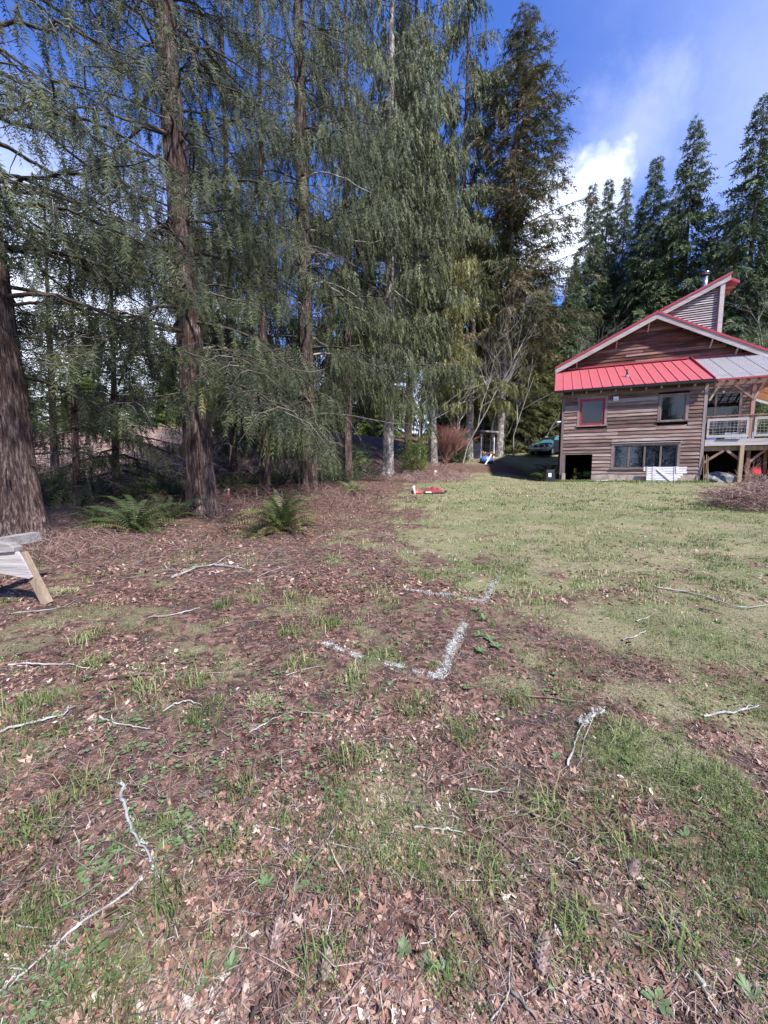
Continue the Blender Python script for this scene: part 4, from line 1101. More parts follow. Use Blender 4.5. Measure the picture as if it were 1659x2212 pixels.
def cedar(name, label, px, py, Y, H, r0, flare, lean=(0, 0), z0=2.0, brL=4.0, nb=70, dens=1.0, warm=0.0, seed=1, zvis=None, cat='tree', group=None,
          front=None, bark='bark', gap=None, strandL=(.35, .95), w=.055, K=6, ybase=None, top=1.0, tintb=0.0, side=0.0, deadfrac=.15, bend=.0, mat=None, dz=0):
    """weeping cedar: sweeping limbs, hanging flat sprays. px,py = foot of the trunk in the photograph, Y its distance."""
    global rng
    rng = np.random.default_rng(seed); r = random.Random(seed)
    B = gpt(px, py) if Y is None else at(px, py, Y); B[2] = float(G(B[0], B[1])) + dz
    t_ = empty(name, label, cat, tuple(B), 0, group)
    near = Y is not None and Y < 17
    if r0 > 0: trunk_mesh('trunk', None, lean, r0, flare, M[bark], t_, H, seed=seed, bend=bend, rings=110 if near else 50, seg=72 if near else 32, ridge=.018 if near else .012)
    br = []; SP = []; SD = []; SL = []; ST = []; SW = []
    zmax = min(H * .97, zvis if zvis else 99)
    if near:
        for _ in range(26):
            zb = r.uniform(.9, 9); a = r.uniform(0, 6.283); fb = zb / H; rb_ = r0 * (1 - fb) ** .85; l = r.uniform(.05, .5); q = np.linspace(0, 1, 6)
            br.append((np.stack([lean[0] * fb + math.cos(a) * (rb_ * .9 + l * q), lean[1] * fb + math.sin(a) * (rb_ * .9 + l * q), zb + l * (r.uniform(-.5, .3) * q)], 1), np.linspace(.014, .005, 6), r.uniform(.2, .7)))
    zs = np.sort(np.array([z0 + (zmax - z0) * r.random() ** .95 for _ in range(nb)]))
    for bi, z in enumerate(zs):
        f = z / H; a = r.uniform(0, 2 * math.pi)
        if front is not None and r.random() < front[1]:
            a = r.gauss(front[0], .9)
        Lb = brL * (1 - f) ** .6 * r.uniform(.65, 1.15) * top
        if near and r.random() < .28: Lb *= .34
        cx = lean[0] * f + bend * math.sin(f * 6); cy = lean[1] * f + bend * math.cos(f * 5) - bend
        rad = r0 * max(.05, 1 - f) ** .85 * .8
        d = np.array([math.cos(a), math.sin(a)]); k = 9; tt = np.linspace(0, 1, k)
        rise = r.uniform(-.10, .45) + .3 * f
        zz = z + Lb * (rise * tt - r.uniform(.65, 1.05) * tt ** 2 + r.uniform(.25, .6) * tt ** 3.2)
        wob = np.cumsum(np.array([r.gauss(0, .035) for _ in range(k)])) * Lb
        pts = np.stack([cx + d[0] * (rad + Lb * tt) - d[1] * wob, cy + d[1] * (rad + Lb * tt) + d[0] * wob, zz], 1)
        rb = (.008 + .010 * Lb) * (1 - tt * .86)
        dead = r.random() < deadfrac
        if dead: rb = rb * 1.15
        br.append((pts, rb, r.uniform(.15, .6) + ((.42 if Y and Y > 15 else .15) if dead else 0)))
        # secondary limbs
        ns = max(5, int(Lb * 5.2)); secs = []
        for s in range(ns):
            ts = .12 + .88 * (s + r.random()) / ns; i0 = ts * (k - 1); i = min(int(i0), k - 2); p = pts[i] + (pts[i + 1] - pts[i]) * (i0 - i)
            sg = 1 if s % 2 else -1; ls = Lb * r.uniform(.16, .34) * (1.15 - .55 * ts)
            sa = a + sg * r.uniform(.5, 1.25); sd = np.array([math.cos(sa), math.sin(sa)]); m = 5; u = np.linspace(0, 1, m)
            q = np.stack([p[0] + sd[0] * ls * u, p[1] + sd[1] * ls * u, p[2] + ls * (r.uniform(-.1, .25) * u - r.uniform(.3, .9) * u ** 2)], 1)
            secs.append(q)
            if r.random() < .75: br.append((q, np.array([.012, .009, .007, .005, .003]) * (.6 + .12 * Lb), r.uniform(.35, .8)))
        if dead:
            continue
        for q in secs + [pts[3:]]:
            seglen = np.linalg.norm(q[-1] - q[0]); nsx = max(2, int(seglen / .16 * dens * r.uniform(.6, 1.4)))
            u = np.random.default_rng(r.randrange(1 << 30)).random(nsx) * (len(q) - 1.001); ii = u.astype(int)
            p = q[ii] + (q[ii + 1] - q[ii]) * (u - ii)[:, None]
            dirv = q[-1] - q[0]; dirv = dirv / (np.linalg.norm(dirv) + 1e-9)
            D = np.zeros((nsx, 3)); D[:, 2] = -1; D += dirv * rng.uniform(.0, .75, (nsx, 1)) + rng.normal(0, .13, (nsx, 3)); D /= np.linalg.norm(D, axis=1)[:, None]
            SP.append(p); SD.append(D); SL.append(rng.uniform(*strandL, nsx) * (.75 + .35 * r.random())); SW.append(rng.uniform(.7, 1.3, nsx) * w)
            base = (.30 if near else .39) + tintb + warm * .2 + r.gauss(0, .15)
            ST.append(np.clip(base + rng.normal(0, .13, nsx) + .12 * (rng.random(nsx) < .12), 0, 1))
    V, F, T = tubes([b for b in br if len(b[0]) > 5], 4); V2, F2, T2 = tubes([(b[0][::2], b[1][::2], b[2]) for b in br if len(b[0]) == 5], 3)
    mesh_np('limbs', np.concatenate([V, V2]), np.concatenate([F, F2 + len(V)]), 4, M['branch'], t_, tint=np.concatenate([T, T2]), smooth=True)
    P, D, L, W, T = map(np.concatenate, (SP, SD, SL, SW, ST))
    V, F, T = spray(P, D, L, W, T, K=K, lw=.52 if K > 6 else .75)
    mesh_np('crown', V, F, 3, M[mat] if mat else (M['cedar_sun_tint'] if warm > .5 else M['cedar']), t_, tint=T)
    return t_, len(F)

tot = 0
def C(*a, **k):
    global tot
    o, n = cedar(*a, **k); tot += n; return o
GC = None
# foreground row of cedars, from the left edge of the picture to the drive
C('cedar_tree', 'thickest cedar trunk at the left edge, mossy flared foot behind the sawhorse', 42, 1178, 6.9, 26, .385, .26, (-2.1, 1.2), z0=2.9, brL=4.2, nb=84, zvis=13, seed=3, w=.085, K=9, strandL=(.25, .6), dens=1.25, front=(R(20), .3), deadfrac=.25)
C('cedar_tree', 'tall straight cedar with a reddish trunk between the two big ferns', 440, 1110, 10.4, 30, .345, .24, (-1.35, .8), z0=2.9, brL=4.3, nb=150, zvis=15, seed=8, w=.09, K=9, strandL=(.28, .65), dens=1.25, deadfrac=.25)
C('cedar_tree', 'slender cedar with a mossy foot just behind the pale green fern', 573, 1078, 14.2, 17, .17, .08, (.2, .3), z0=3.0, brL=3.0, nb=60, seed=12, dens=1.2, w=.10, K=8, strandL=(.3, .7))
C('cedar_tree', 'cedar with a dark split trunk right of the green fern, hung with long foliage', 668, 1064, 16.2, 33, .34, .22, (-.2, .4), z0=3.0, brL=4.6, nb=170, zvis=21, seed=21, dens=1.2, deadfrac=.25, w=.085, K=8, strandL=(.45, 1.1), tintb=.08)
C('cedar_tree', 'cedar with pale grey lower trunk left of the yellow green bush', 838, 1031, 26.0, 40, .38, .18, (.3, .4), z0=5.6, brL=5.4, nb=180, zvis=36, seed=33, dens=.9, deadfrac=.25, bark='bark_fir', w=.11, strandL=(.6, 1.5), K=6, tintb=.12)
C('cedar_tree', 'whitish barked trunk leaning slightly beside the red stemmed shrub', 937, 998, 32.5, 27, .33, .14, (-.9, .2), z0=6.8, brL=5.2, nb=135, zvis=26, seed=41, dens=1.0, deadfrac=.3, bark='bark_fir', w=.13, strandL=(.6, 1.4), warm=1, K=5)
C('cedar_tree', 'stout pale trunk standing directly left of the woodshed', 1012, 985, 34.8, 22, .36, .16, (.3, .0), z0=4.9, deadfrac=.3, brL=4.6, nb=120, seed=47, dens=1.1, bark='bark_fir', w=.13, strandL=(.5, 1.2), warm=1, K=5)
C('cedar_tree', 'pale trunk rising just behind the right end of the woodshed', 1066, 972, 38.5, 27, .36, .12, (.5, .2), z0=5.5, deadfrac=.3, brL=4.6, nb=120, seed=53, dens=1.0, bark='bark_fir', w=.14, strandL=(.5, 1.2), warm=1, K=5)
# trees standing behind the front row, filling the shade
C('cedar_tree', 'thin mossy leaning trunk just left of the whitish trunk', 903, 1000, 33.5, 20, .20, .08, (1.3, .2), z0=5, brL=3.0, nb=60, seed=59, dens=.9, bark='bark_fir', w=.10, K=5)
C('cedar_tree', 'low spreading cedar in the shade between the two big left trunks', 250, 1050, 13.5, 9.5, .12, .05, (.2, .3), z0=.7, brL=3.8, nb=92, seed=61, dens=1.3, tintb=.06, w=.09, K=7, strandL=(.3, .6))
C('cedar_tree', 'young low cedar beside the left edge trunk, boughs reaching the ferns', 165, 1070, 11.5, 8.0, .09, .04, (.2, .2), z0=.9, brL=2.2, nb=44, seed=63, dens=1.1, tintb=.04, w=.09, K=7, strandL=(.25, .5))
C('cedar_tree', 'dark shaded cedar behind the left edge trunk', 120, 1050, 15.5, 11, .14, .06, (.2, .3), z0=1.2, brL=3.2, nb=60, seed=67, dens=.9, tintb=.05, w=.09, K=7, strandL=(.3, .6))
C('cedar_tree', 'shaded cedar between the reddish trunk and the slender mossy one', 505, 1050, 18.5, 24, .20, .08, (.2, .3), z0=1.5, brL=3.7, nb=115, zvis=20, seed=71, dens=1.0, tintb=.08, w=.10, strandL=(.4, 1.0))
C('cedar_tree', 'narrow cedar filling the gap between the split trunk and the pale grey one', 752, 1035, 22.0, 31, .24, .1, (.1, .3), z0=5.0, brL=4.2, nb=110, zvis=28, seed=79, dens=1.0, w=.11, strandL=(.6, 1.5), K=5, tintb=.1)
C('cedar_tree', 'tall cedar rising behind the pale grey trunk, top out of frame', 880, 1010, 31.0, 43, .30, .1, (.6, .3), z0=9, brL=5.6, nb=150, zvis=40, seed=83, dens=.85, w=.14, strandL=(.7, 1.6), K=4, tintb=.12)
C('cedar_tree', 'tall cedar behind the whitish leaning trunk, reaching past the top edge', 985, 985, 37.0, 47, .30, .1, (.6, .3), z0=12, brL=6.0, nb=165, zvis=45, seed=89, dens=.8, w=.16, strandL=(.7, 1.6), K=4, tintb=.16)
print('cedar triangles', tot)

# ---- firs: drooping feathered branches on a conical crown
def fir_mesh(H, brL, nb, seed, K=7, tufts=16, tl=.55, tw=.13, z0=.15, shape=.8, tbase=.45, up=.15, gaps=.18, brown=0.0, droop=.35):
    global rng
    rng = np.random.default_rng(seed); r = random.Random(seed)
    br = []; SP = []; SD = []; SL = []; ST = []; SW = []
    for i in range(nb):
        f = z0 + (1 - z0) * (i + r.random()) / nb; z = H * f; a = i * 2.399 + r.gauss(0, .5)
        Lb = brL * ((1 - f) ** shape) * r.uniform(.6, 1.15) + .25
        if r.random() < gaps: Lb *= .55
        k = 6; tt = np.linspace(0, 1, k); e = up + .45 * (f - .4) + r.gauss(0, .08)
        pts = np.stack([math.cos(a) * Lb * tt, math.sin(a) * Lb * tt, z + Lb * (e * tt - droop * tt ** 2 * (1.1 - f))], 1)
        br.append((pts, (.012 + .009 * Lb) * (1 - .8 * tt), r.uniform(.2, .6)))
        n = max(4, int(tufts * Lb / brL * 1.6) + 3); u = (rng.random(n) ** .75) * (k - 1.001); ii = u.astype(int)
        p = pts[ii] + (pts[ii + 1] - pts[ii]) * (u - ii)[:, None]
        dv = pts[-1] - pts[0]; dv /= np.linalg.norm(dv); sd = np.array([-dv[1], dv[0], 0]); sg = rng.choice([-1, 1], n)[:, None]
        D = dv * rng.uniform(.3, 1.0, (n, 1)) + sd * sg * rng.uniform(.1, 1.0, (n, 1)) + np.array([0, 0, -1]) * rng.uniform(.05, .75, (n, 1)); D /= np.linalg.norm(D, axis=1)[:, None]
        SP.append(p); SD.append(D); SL.append(rng.uniform(.6, 1.35, n) * tl * (.28 + .72 * min(1, Lb / 2.6))); SW.append(rng.uniform(.7, 1.3, n) * tw)
        b = tbase + r.gauss(0, .12); ST.append(np.clip(b + rng.normal(0, .14, n) + brown * (rng.random(n) < .35), 0, 1))
    P, D, L, W, T = map(np.concatenate, (SP, SD, SL, SW, ST))
    return tubes(br, 3), spray(P, D, L, W, T, K=K, droop=.3)
def np_mesh(name, V, F, k, m, T=None, smooth=False):
    o = mesh_np(name, V, F, k, m, tint=T, smooth=smooth); me = o.data; bpy.data.objects.remove(o); return me
def fir_kind(H, r0, mat='fir', **kw):
    b, s = fir_mesh(H, **kw)
    o = trunk_mesh('trunk', None, (0, 0), r0, .12, M['bark_far'], None, H, rings=20, seg=10, seed=kw['seed']); tm = o.data; bpy.data.objects.remove(o)
    return [('trunk', tm), ('limbs', np_mesh('limbs', *b[:2], 4, M['branch'], b[2])), ('crown', np_mesh('crown', *s[:2], 3, M[mat], s[2]))]
KINDS = [fir_kind(30, .30, brL=5.6, nb=300, seed=101, tufts=34, tl=1.0, tw=.26, K=4, z0=.12, shape=1.0),
         fir_kind(30, .28, brL=5.0, nb=280, seed=102, tufts=32, tl=.95, tw=.25, K=4, z0=.12, gaps=.25, shape=1.0),
         fir_kind(30, .32, brL=6.0, nb=240, seed=103, tufts=36, tl=1.0, tw=.25, K=4, z0=.20, gaps=.35, shape=.9)]
def put_kind(kind, name, label, x, y, H, rot, group=None, zs=None, wide=1.0, dz=-.3):
    s = H / 30
    t_ = empty(name, label, 'tree', (x, y, float(G(x, y)) + dz), rot, group); t_.scale = (s * wide, s * wide, s)
    for nm, me in kind: link(nm, me, None, t_)
    return t_
# right-hand group behind the house: (crown tip px, py, distance, kind)
for px, py, Y, k, wd, lab in ((1281, 398, 56, 1, .9, 'narrow fir with the lowest tip, leftmost of the firs behind the house'), (1316, 386, 60, 0, .85, 'narrow fir, second from the left behind the house'),
                              (1354, 384, 57, 1, .85, 'slim pointed fir, third from the left behind the house'), (1419, 341, 52, 0, 1.0, 'broad dark fir standing left of the tallest thin spire'),
                              (1503, 258, 50, 2, .95, 'tall ragged fir with a thin spire above the red tower'), (1652, 207, 46, 2, 1.0, 'tallest fir at the right edge of the picture'),
                              (1246, 545, 50, 0, .8, 'shorter fir between the tall dark fir and the house gable'), (1580, 455, 58, 0, 1.0, 'fir half hidden between the ragged spire and the right edge fir'),
                              (1385, 440, 54, 1, 1.0, 'fir with its tip below the gap between the slim pointed fir and the broad one'), (1460, 430, 57, 0, 1.0, 'fir filling the gap left of the ragged spire'), (1545, 520, 53, 1, 1.1, 'short fir right of the ragged spire above the tower')):
    T = at(px, py, Y); g = float(G(T[0], T[1])); H = T[2] - g + .3
    put_kind(KINDS[k], 'fir_tree', lab, T[0], Y, H, px * .7, 'firs behind the house', wide=wd)
# forest beyond: trees that nothing tells apart
r = random.Random(77)
OLIVE = fir_kind(30, .34, 'cedar_sun_tint', brL=5.0, nb=200, seed=303, tufts=30, tl=.9, tw=.2, K=5, z0=.05, shape=.8, tbase=.35)
SUN_TINTED = fir_kind(30, .30, 'yellowbush', brL=5.5, nb=200, seed=109, tufts=30, tl=1.0, tw=.25, K=4, z0=.06, shape=.8, tbase=.35)  # brighter yellow green leaf colour stands in for sunlight on the distant conifers
def forest(n, xf, yf, hf, lab, grp, name='fir_tree', wide=1.1, kinds=KINDS):
    for i in range(n):
        x, y = xf(i), yf(i); put_kind(kinds[r.randrange(len(kinds))], name, lab, x, y, hf(), r.uniform(0, 6.28), grp, wide=wide * r.uniform(.9, 1.15))
forest(30, lambda i: 24 + i * 2.3 + r.uniform(-1, 1), lambda i: r.uniform(55, 70), lambda: r.uniform(23, 31), 'dense dark fir in the forest edge behind the house', 'forest firs behind the house')
forest(14, lambda i: 9.5 + i * 1.7 + r.uniform(-.8, .8), lambda i: r.uniform(50, 62), lambda: r.uniform(15, 22), 'shaded fir closing the view at the end of the drive', 'firs closing the view beyond the drive')
forest(9, lambda i: 8 + i * 1.7 + r.uniform(-.6, .6), lambda i: r.uniform(43.5, 49), lambda: r.uniform(8, 15), 'young fir in the thicket behind the parked vehicle', 'young firs at the end of the drive', wide=1.5, kinds=[KINDS[1], OLIVE])
forest(26, lambda i: -78 + i * 3.2 + r.uniform(-1.5, 1.5), lambda i: r.uniform(62, 84), lambda: r.uniform(13, 20), 'distant conifer seen between the cedar trunks on the left', 'distant trees across the field on the left', wide=1.7, kinds=[SUN_TINTED])
BACK = empty('treeline', 'line of conifers along the yard behind the viewpoint', 'tree line'); BACK['kind'] = 'stuff'; n0_ = set(bpy.data.objects)
forest(26, lambda i: -62 + i * 4.6 + r.uniform(-1.5, 1.5), lambda i: r.uniform(-52, -42), lambda: r.uniform(14, 20), 'conifer on the far side of the yard behind the photographer', None)
for o in set(bpy.data.objects) - n0_:
    if o.type == 'EMPTY':
        mw = Matrix.LocRotScale(o.location, o.rotation_euler, o.scale)
        for c in list(o.children): c.parent = BACK; c.matrix_local = mw
        bpy.data.objects.remove(o)
# the big fir whose branches reach over the sky to the right
def big_fir():
    B = at(1076, 968, 37.0); B[2] = float(G(B[0], B[1])) - .2; H = at(1118, 18, 37.0)[2] - B[2]
    t_ = empty('fir_tree', 'very tall fir with brown cone laden branches reaching into the blue sky', 'tree', tuple(B), 0)
    trunk_mesh('trunk', None, (1.2, 0), .42, .2, M['bark_fir'], t_, H, rings=40, seg=18, seed=5)
    b, s = fir_mesh(H, brL=9.5, nb=280, seed=205, tufts=60, tl=.9, tw=.18, K=5, z0=.26, shape=.72, tbase=.60, up=.22, gaps=.15, brown=.12, droop=.30)
    for V in (b[0], s[0]): V[:, 0] += 1.2 * V[:, 2] / H
    mesh_np('limbs', b[0], b[1], 4, M['branch'], t_, tint=b[2]); mesh_np('crown', s[0], s[1], 3, M['fir_brown'], t_, tint=s[2])
big_fir()
B = at(1150, 640, 44); B[2] = float(G(B[0], B[1]))
put_kind(OLIVE, 'fir_tree', 'olive green fir beside the drive in front of the dark firs', at(1165, 900, 43)[0], 43, 17.5, .4, None, wide=1.25)

for px, Y, H, k, lab in ((1105, 41.5, 19, OLIVE, 'olive green conifer between the woodshed trunks and the drive'), (1135, 46, 23, OLIVE, 'taller olive conifer behind the one at the drive'),
                      (1122, 42.5, 17, OLIVE, 'sunlit olive conifer at the far left side of the drive'), (1165, 46.5, 17, OLIVE, 'olive conifer directly behind the parked vehicle, in front of darker trees'),
                      (1030, 42, 22, OLIVE, 'light green conifer rising behind the woodshed'), (1215, 48, 20, KINDS[0], 'dark green fir behind the left corner of the house roof')):
    p = at(px, 900, Y); put_kind(k, 'fir_tree', lab, p[0], Y, H, px, None, wide=1.2)

# ---- leafless trees and shrubs
def bare_tree(name, label, px, py, Y, H, r0, seed, lean=(0, 0), spread=.5, depth=4, tint=.85, cat='tree', mat='branch', n0=1, minr=.004, group=None, kids=(2, 4), up=.25):
    r = random.Random(seed); B = at(px, py, Y); B[2] = float(G(B[0], B[1])) - .05
    P = []
    def grow(p, d, L, rad, dep):
        k = 5; pts = [p]; q = p.copy(); dd = d.copy()
        for i in range(k - 1):
            dd = dd + np.array([r.gauss(0, .13), r.gauss(0, .13), r.gauss(0, .06) + up * .12]); dd /= np.linalg.norm(dd); q = q + dd * L / (k - 1); pts.append(q)
        P.append((np.array(pts), np.linspace(rad, max(minr, rad * .45), k), min(1, max(0, tint + r.gauss(0, .08)))))
        if dep == 0: return
        for _ in range(r.randint(*kids) + (1 if dep == depth else 0)):
            i = r.uniform(.35, 1) * (k - 1); a = int(min(i, k - 2)); s = pts[a] + (pts[a + 1] - pts[a]) * (i - a)
            nd = dd + np.array([r.gauss(0, spread), r.gauss(0, spread), r.gauss(.1, spread * .6)]); nd /= np.linalg.norm(nd)
            grow(s, nd, L * r.uniform(.5, .8), rad * r.uniform(.4, .6), dep - 1)
    for i in range(n0):
        d = np.array([lean[0] + (r.gauss(0, .3) if n0 > 1 else 0), lean[1] + (r.gauss(0, .25) if n0 > 1 else 0), 1.0]); d /= np.linalg.norm(d)
        grow(np.array([r.gauss(0, .06) * (n0 > 1), r.gauss(0, .06) * (n0 > 1), 0.]), d, H * r.uniform(.4, .55), r0 * r.uniform(.7, 1), depth)
    V, F, T = tubes(P, 4)
    t_ = empty(name, label, cat, tuple(B), 0, group)
    mesh_np('branches' if cat == 'tree' else 'stems', V, F, 4, M[mat], t_, tint=T); return t_
bare_tree('bare_tree', 'leaning leafless grey tree between the woodshed and the vehicle', 1082, 968, 38.5, 7.5, .06, 301, (.15, 0), .45, 4)
bare_tree('bare_tree', 'forked leafless tree with pale trunk right of the woodshed', 1090, 968, 39.5, 8.5, .06, 302, (-.1, 0), .4, 4)
bare_tree('bare_tree', 'bare spreading tree arching left of the house eave', 1165, 960, 41, 12.5, .10, 303, (.30, 0), .45, 5, tint=.95)
bare_tree('bare_tree', 'fine twigged bare tree behind the roof left of the gable peak', 1300, 960, 47, 15, .14, 304, (.10, 0), .5, 5, tint=.95)
bare_tree('bare_tree', 'bare pale tree right of the louvred tower', 1640, 960, 40, 15, .13, 305, (-.10, 0), .5, 5, tint=.92)
bare_tree('bare_tree', 'lichen covered leafless tree with curling branches by the yellow green bush', 985, 985, 34.0, 9.5, .13, 306, (-.05, 0), .55, 5, tint=.97)
bare_tree('bare_tree', 'thin bare tree in front of the teal shed', 1053, 965, 39.5, 9, .06, 308, (0, 0), .35, 4, tint=.85)
bare_tree('bare_tree', 'thin bare sapling behind the vehicle near the house corner', 1185, 940, 44.5, 8, .07, 309, (.05, 0), .4, 5, tint=.9)
bare_tree('dogwood_shrub', 'dense shrub of red stems between the whitish trunk and the stout trunk', 962, 990, 33.0, 3.4, .03, 311, (.15, 0), .30, 3, tint=.6, cat='shrub', mat='dogwood', n0=26, minr=.008, kids=(3, 5))
bare_tree('bare_shrub', 'tangle of bare brown twigs behind the brush pile at the right edge', 1622, 1060, 14.5, 1.4, .018, 312, (-.15, 0), .5, 3, tint=.75, cat='shrub', mat='bramble', n0=4, minr=.004)
for i, (px, py, Y, H, lab) in enumerate(((1000, 985, 33.2, 12, 'tall leafless alder threading up through the light green foliage'), (1060, 970, 36.5, 13, 'leafless alder with pale crooked limbs in front of the drive trees'),
                                      (905, 1000, 31.5, 11, 'leafless grey sapling between the whitish trunk and the pale grey one'), (1110, 965, 38, 14, 'bare alder whose fine pale twigs fan out left of the house'))):
    bare_tree('bare_tree', lab, px, py, Y, H, .09, 330 + i, (.05, -.05), .5, 5, tint=.97, kids=(2, 3))

# leafy bushes
def leafy(name, label, px, py, Y, rx, rz, n, mat, seed, L=.16, W=.05, cat='bush', tb=.5, K=5, stems=20, group=None, ry=None, dz=0):
    global rng
    rng = np.random.default_rng(seed); B = at(px, py, Y); B[2] = float(G(B[0], B[1])) + dz
    if name == 'undergrowth_bush': rz *= .5
    t_ = empty(name, label, cat, tuple(B), 0, group); ry = ry or rx
    a = rng.uniform(0, 6.283, n); q = rng.random(n) ** .45; z = rng.random(n)
    rr = q * np.sqrt(np.clip(1 - (z - .38) ** 2 / .55, .06, 1)) * (1 + .25 * np.sin(a * 3 + seed)) * (1 + .2 * np.sin(a * 5 + z * 7))
    P = np.stack([np.cos(a) * rr * rx, np.sin(a) * rr * ry, z * rz * (1 + .15 * np.sin(a * 2 + 1)) + .03], 1)
    D = np.stack([np.cos(a), np.sin(a), .5 + rng.normal(0, .5, n)], 1) + rng.normal(0, .45, (n, 3)); D /= np.linalg.norm(D, axis=1)[:, None]
    cl = vn(P[:, 0] * 4 / rx + 9, P[:, 2] * 4 / rz + P[:, 1] * 3 / rx, seed)
    V, F, T = spray(P, D, rng.uniform(.6, 1.3, n) * L, rng.uniform(.7, 1.3, n) * W, np.clip(tb + (cl - .5) * .5 + rng.normal(0, .13, n), 0, 1), K=K)
    mesh_np('foliage', V, F, 3, M[mat], t_, tint=T)
    pp = []
    for i in range(stems):
        a = rng.uniform(0, 6.28); e = np.array([math.cos(a) * rx * .8, math.sin(a) * ry * .8, rz * rng.uniform(.5, .95)]); u = np.linspace(0, 1, 5)[:, None]
        pp.append((e * u * np.array([1, 1, 1]) + np.array([0, 0, .2]) * u * (1 - u) * rz, np.linspace(.015, .004, 5), .4))
    V, F, T = tubes(pp, 4); mesh_np('stems', V, F, 4, M['branch'], t_, tint=T); return t_
leafy('yellow_green_bush', 'yellow green leafy bush at the foot of the whitish trunk', 896, 1020, 27.5, .95, 2.4, 2600, 'yellowbush', 401, .22, .06, tb=.55)
leafy('evergreen_bush', 'dark green bush below the pale grey trunk row', 745, 1020, 23.5, 1.4, 1.8, 1600, 'fir', 403, .35, .09, tb=.6)
leafy('evergreen_bush', 'dark evergreen shrub between the red stems and the stout trunk', 985, 985, 33.8, .9, 2.2, 1400, 'fir', 404, .32, .09, tb=.65)
leafy('evergreen_bush', 'rounded dark evergreen at the right edge behind the tower', 1656, 740, 33, 2.2, 3.6, 2400, 'fir', 405, .4, .1, tb=.6, dz=6.8)
for i, (px, py, Y, rx, rz, n, lab) in enumerate(((60, 1075, 12.5, 1.3, 1.2, 900, 'shaded evergreen undergrowth right behind the left edge trunk'), (170, 1060, 14.0, 1.5, 1.3, 900, 'dark undergrowth behind the darker big fern'),
                                    (350, 1055, 13.6, 1.4, 1.0, 900, 'dark undergrowth left of the reddish trunk'), (530, 1055, 15.5, 1.3, 1.2, 900, 'shaded undergrowth behind the hockey goal'),
                                    (620, 1050, 18.0, 1.2, 1.4, 900, 'undergrowth between the slender trunk and the split trunk'), (720, 1040, 19.5, 1.2, 1.3, 900, 'low evergreen boughs right of the split trunk'))):
    leafy('undergrowth_bush', lab, px, py, Y, rx, rz, n, 'cedar', 410 + i, .34, .06, tb=.35)

# sword ferns: every frond its own piece
def frond_mesh(L, seed, tint):
    global rng
    rng = np.random.default_rng(seed); k = 24; s = np.linspace(0, 1, k); V = []; F = []; T = []
    curve = np.stack([s * L * .86, 0 * s, L * (.62 * s - .72 * s ** 2.3)], 1)
    for i in range(1, k - 1):
        w = L * .115 * math.sin(math.pi * min(1, (.08 + s[i] * .92))) ** .7 * (1 - .55 * s[i]); p = curve[i]; q = curve[i + 1] * .62 + p * .38
        for sg in (1, -1):
            b = len(V); tip = p + np.array([.28 * w, sg * w, -.22 * w + rng.normal(0, .08) * w]); md = (p + tip) / 2 + np.array([.022 * L * .6, 0, .03 * w])
            V += [p, q, md, tip]; F += [(b, b + 1, b + 2), (b, b + 2, b + 3)]; T += [min(1, max(0, tint + rng.normal(0, .06)))] * 4
    b = len(V)
    for i in range(k - 1):
        V += [curve[i] + [0, .004, 0], curve[i] - [0, .004, 0], curve[i + 1]]; F.append((b, b + 1, b + 2)); b += 3; T += [.8] * 3
    return np_mesh('frond', np.array(V), np.array(F), 3, M['fern'], np.array(T))
FR = [frond_mesh(1.0, 500 + i, t) for i, t in enumerate((.30, .48, .62, .75))]; FRD = [frond_mesh(1.0, 520 + i, .93) for i in range(2)]
def fern(label, p, n, L, seed, tone=0, dead=.12, flat=0.0, group='sword ferns under the trees', arc=None):
    r = random.Random(seed); t_ = empty('sword_fern', label, 'fern', tuple(p), 0, group)
    for i in range(n):
        d = r.random() < dead; me = r.choice(FRD) if d else FR[min(3, max(0, tone + r.choice((-1, 0, 0, 1))))]
        o = link('frond', me, None, t_); a = r.uniform(0, 6.283) if arc is None else r.uniform(*arc)
        o.location = (r.gauss(0, .05), r.gauss(0, .05), .02); o.rotation_mode = 'XYZ'
        o.rotation_euler = (r.gauss(0, .25), -(r.uniform(-.25, .75) - flat) if not d else r.uniform(-.1, .45), a); s = L * r.uniform(.65, 1.15); o.scale = (s, s, s)
    return t_
fern('big dark green fern between the left edge trunk and the reddish trunk', gpt(290, 1150), 60, 1.35, 1, 0, .16)
fern('second dark fern crowding the foot of the reddish trunk', gpt(370, 1122), 36, 1.1, 2, 1, .2)
fern('dark fern deep in shade right beside the left edge trunk', gpt(215, 1128), 26, 1.0, 3, 0, .1)
fern('large light green fern with upright fronds in the centre under the trees', gpt(610, 1145), 64, 1.35, 4, 3, .2, -.25)
fern('low fern sprawling left of the large light green fern', gpt(560, 1158), 26, .9, 5, 1, .3, .25)
fern('small yellowish fern right of the split trunk', gpt(765, 1068), 34, 1.2, 6, 3, .25)
fern('fern at the foot of the slender mossy trunk', gpt(640, 1085), 14, .9, 7, 2, .2)
for i, (px, py, Y, n, L) in enumerate(((1186, 1022, 24.5, 34, 1.5), (1168, 1015, 26.5, 34, 1.6), (1192, 1000, 28.0, 36, 1.9))):
    p = at(px, py, Y); p[2] = float(G(p[0], p[1])) + (.0, .1, .3)[i]
    fern(['fern in front of the black bin at the house corner', 'fern spilling over the grass edge left of the house', 'tallest fern against the left side of the house'][i], p, n, L, 20 + i, 0, .08, group='ferns beside the house')

leafy('evergreen_bush', 'green bushes seen through the railing beyond the right end of the house', 1650, 960, 31.5, 2.4, 4.6, 2200, 'fir', 421, .5, .14, tb=.6)
leafy('evergreen_bush', 'tall evergreen bush further behind the right end of the deck', 1700, 940, 34, 3.0, 6.5, 2400, 'fir', 422, .5, .14, tb=.55)
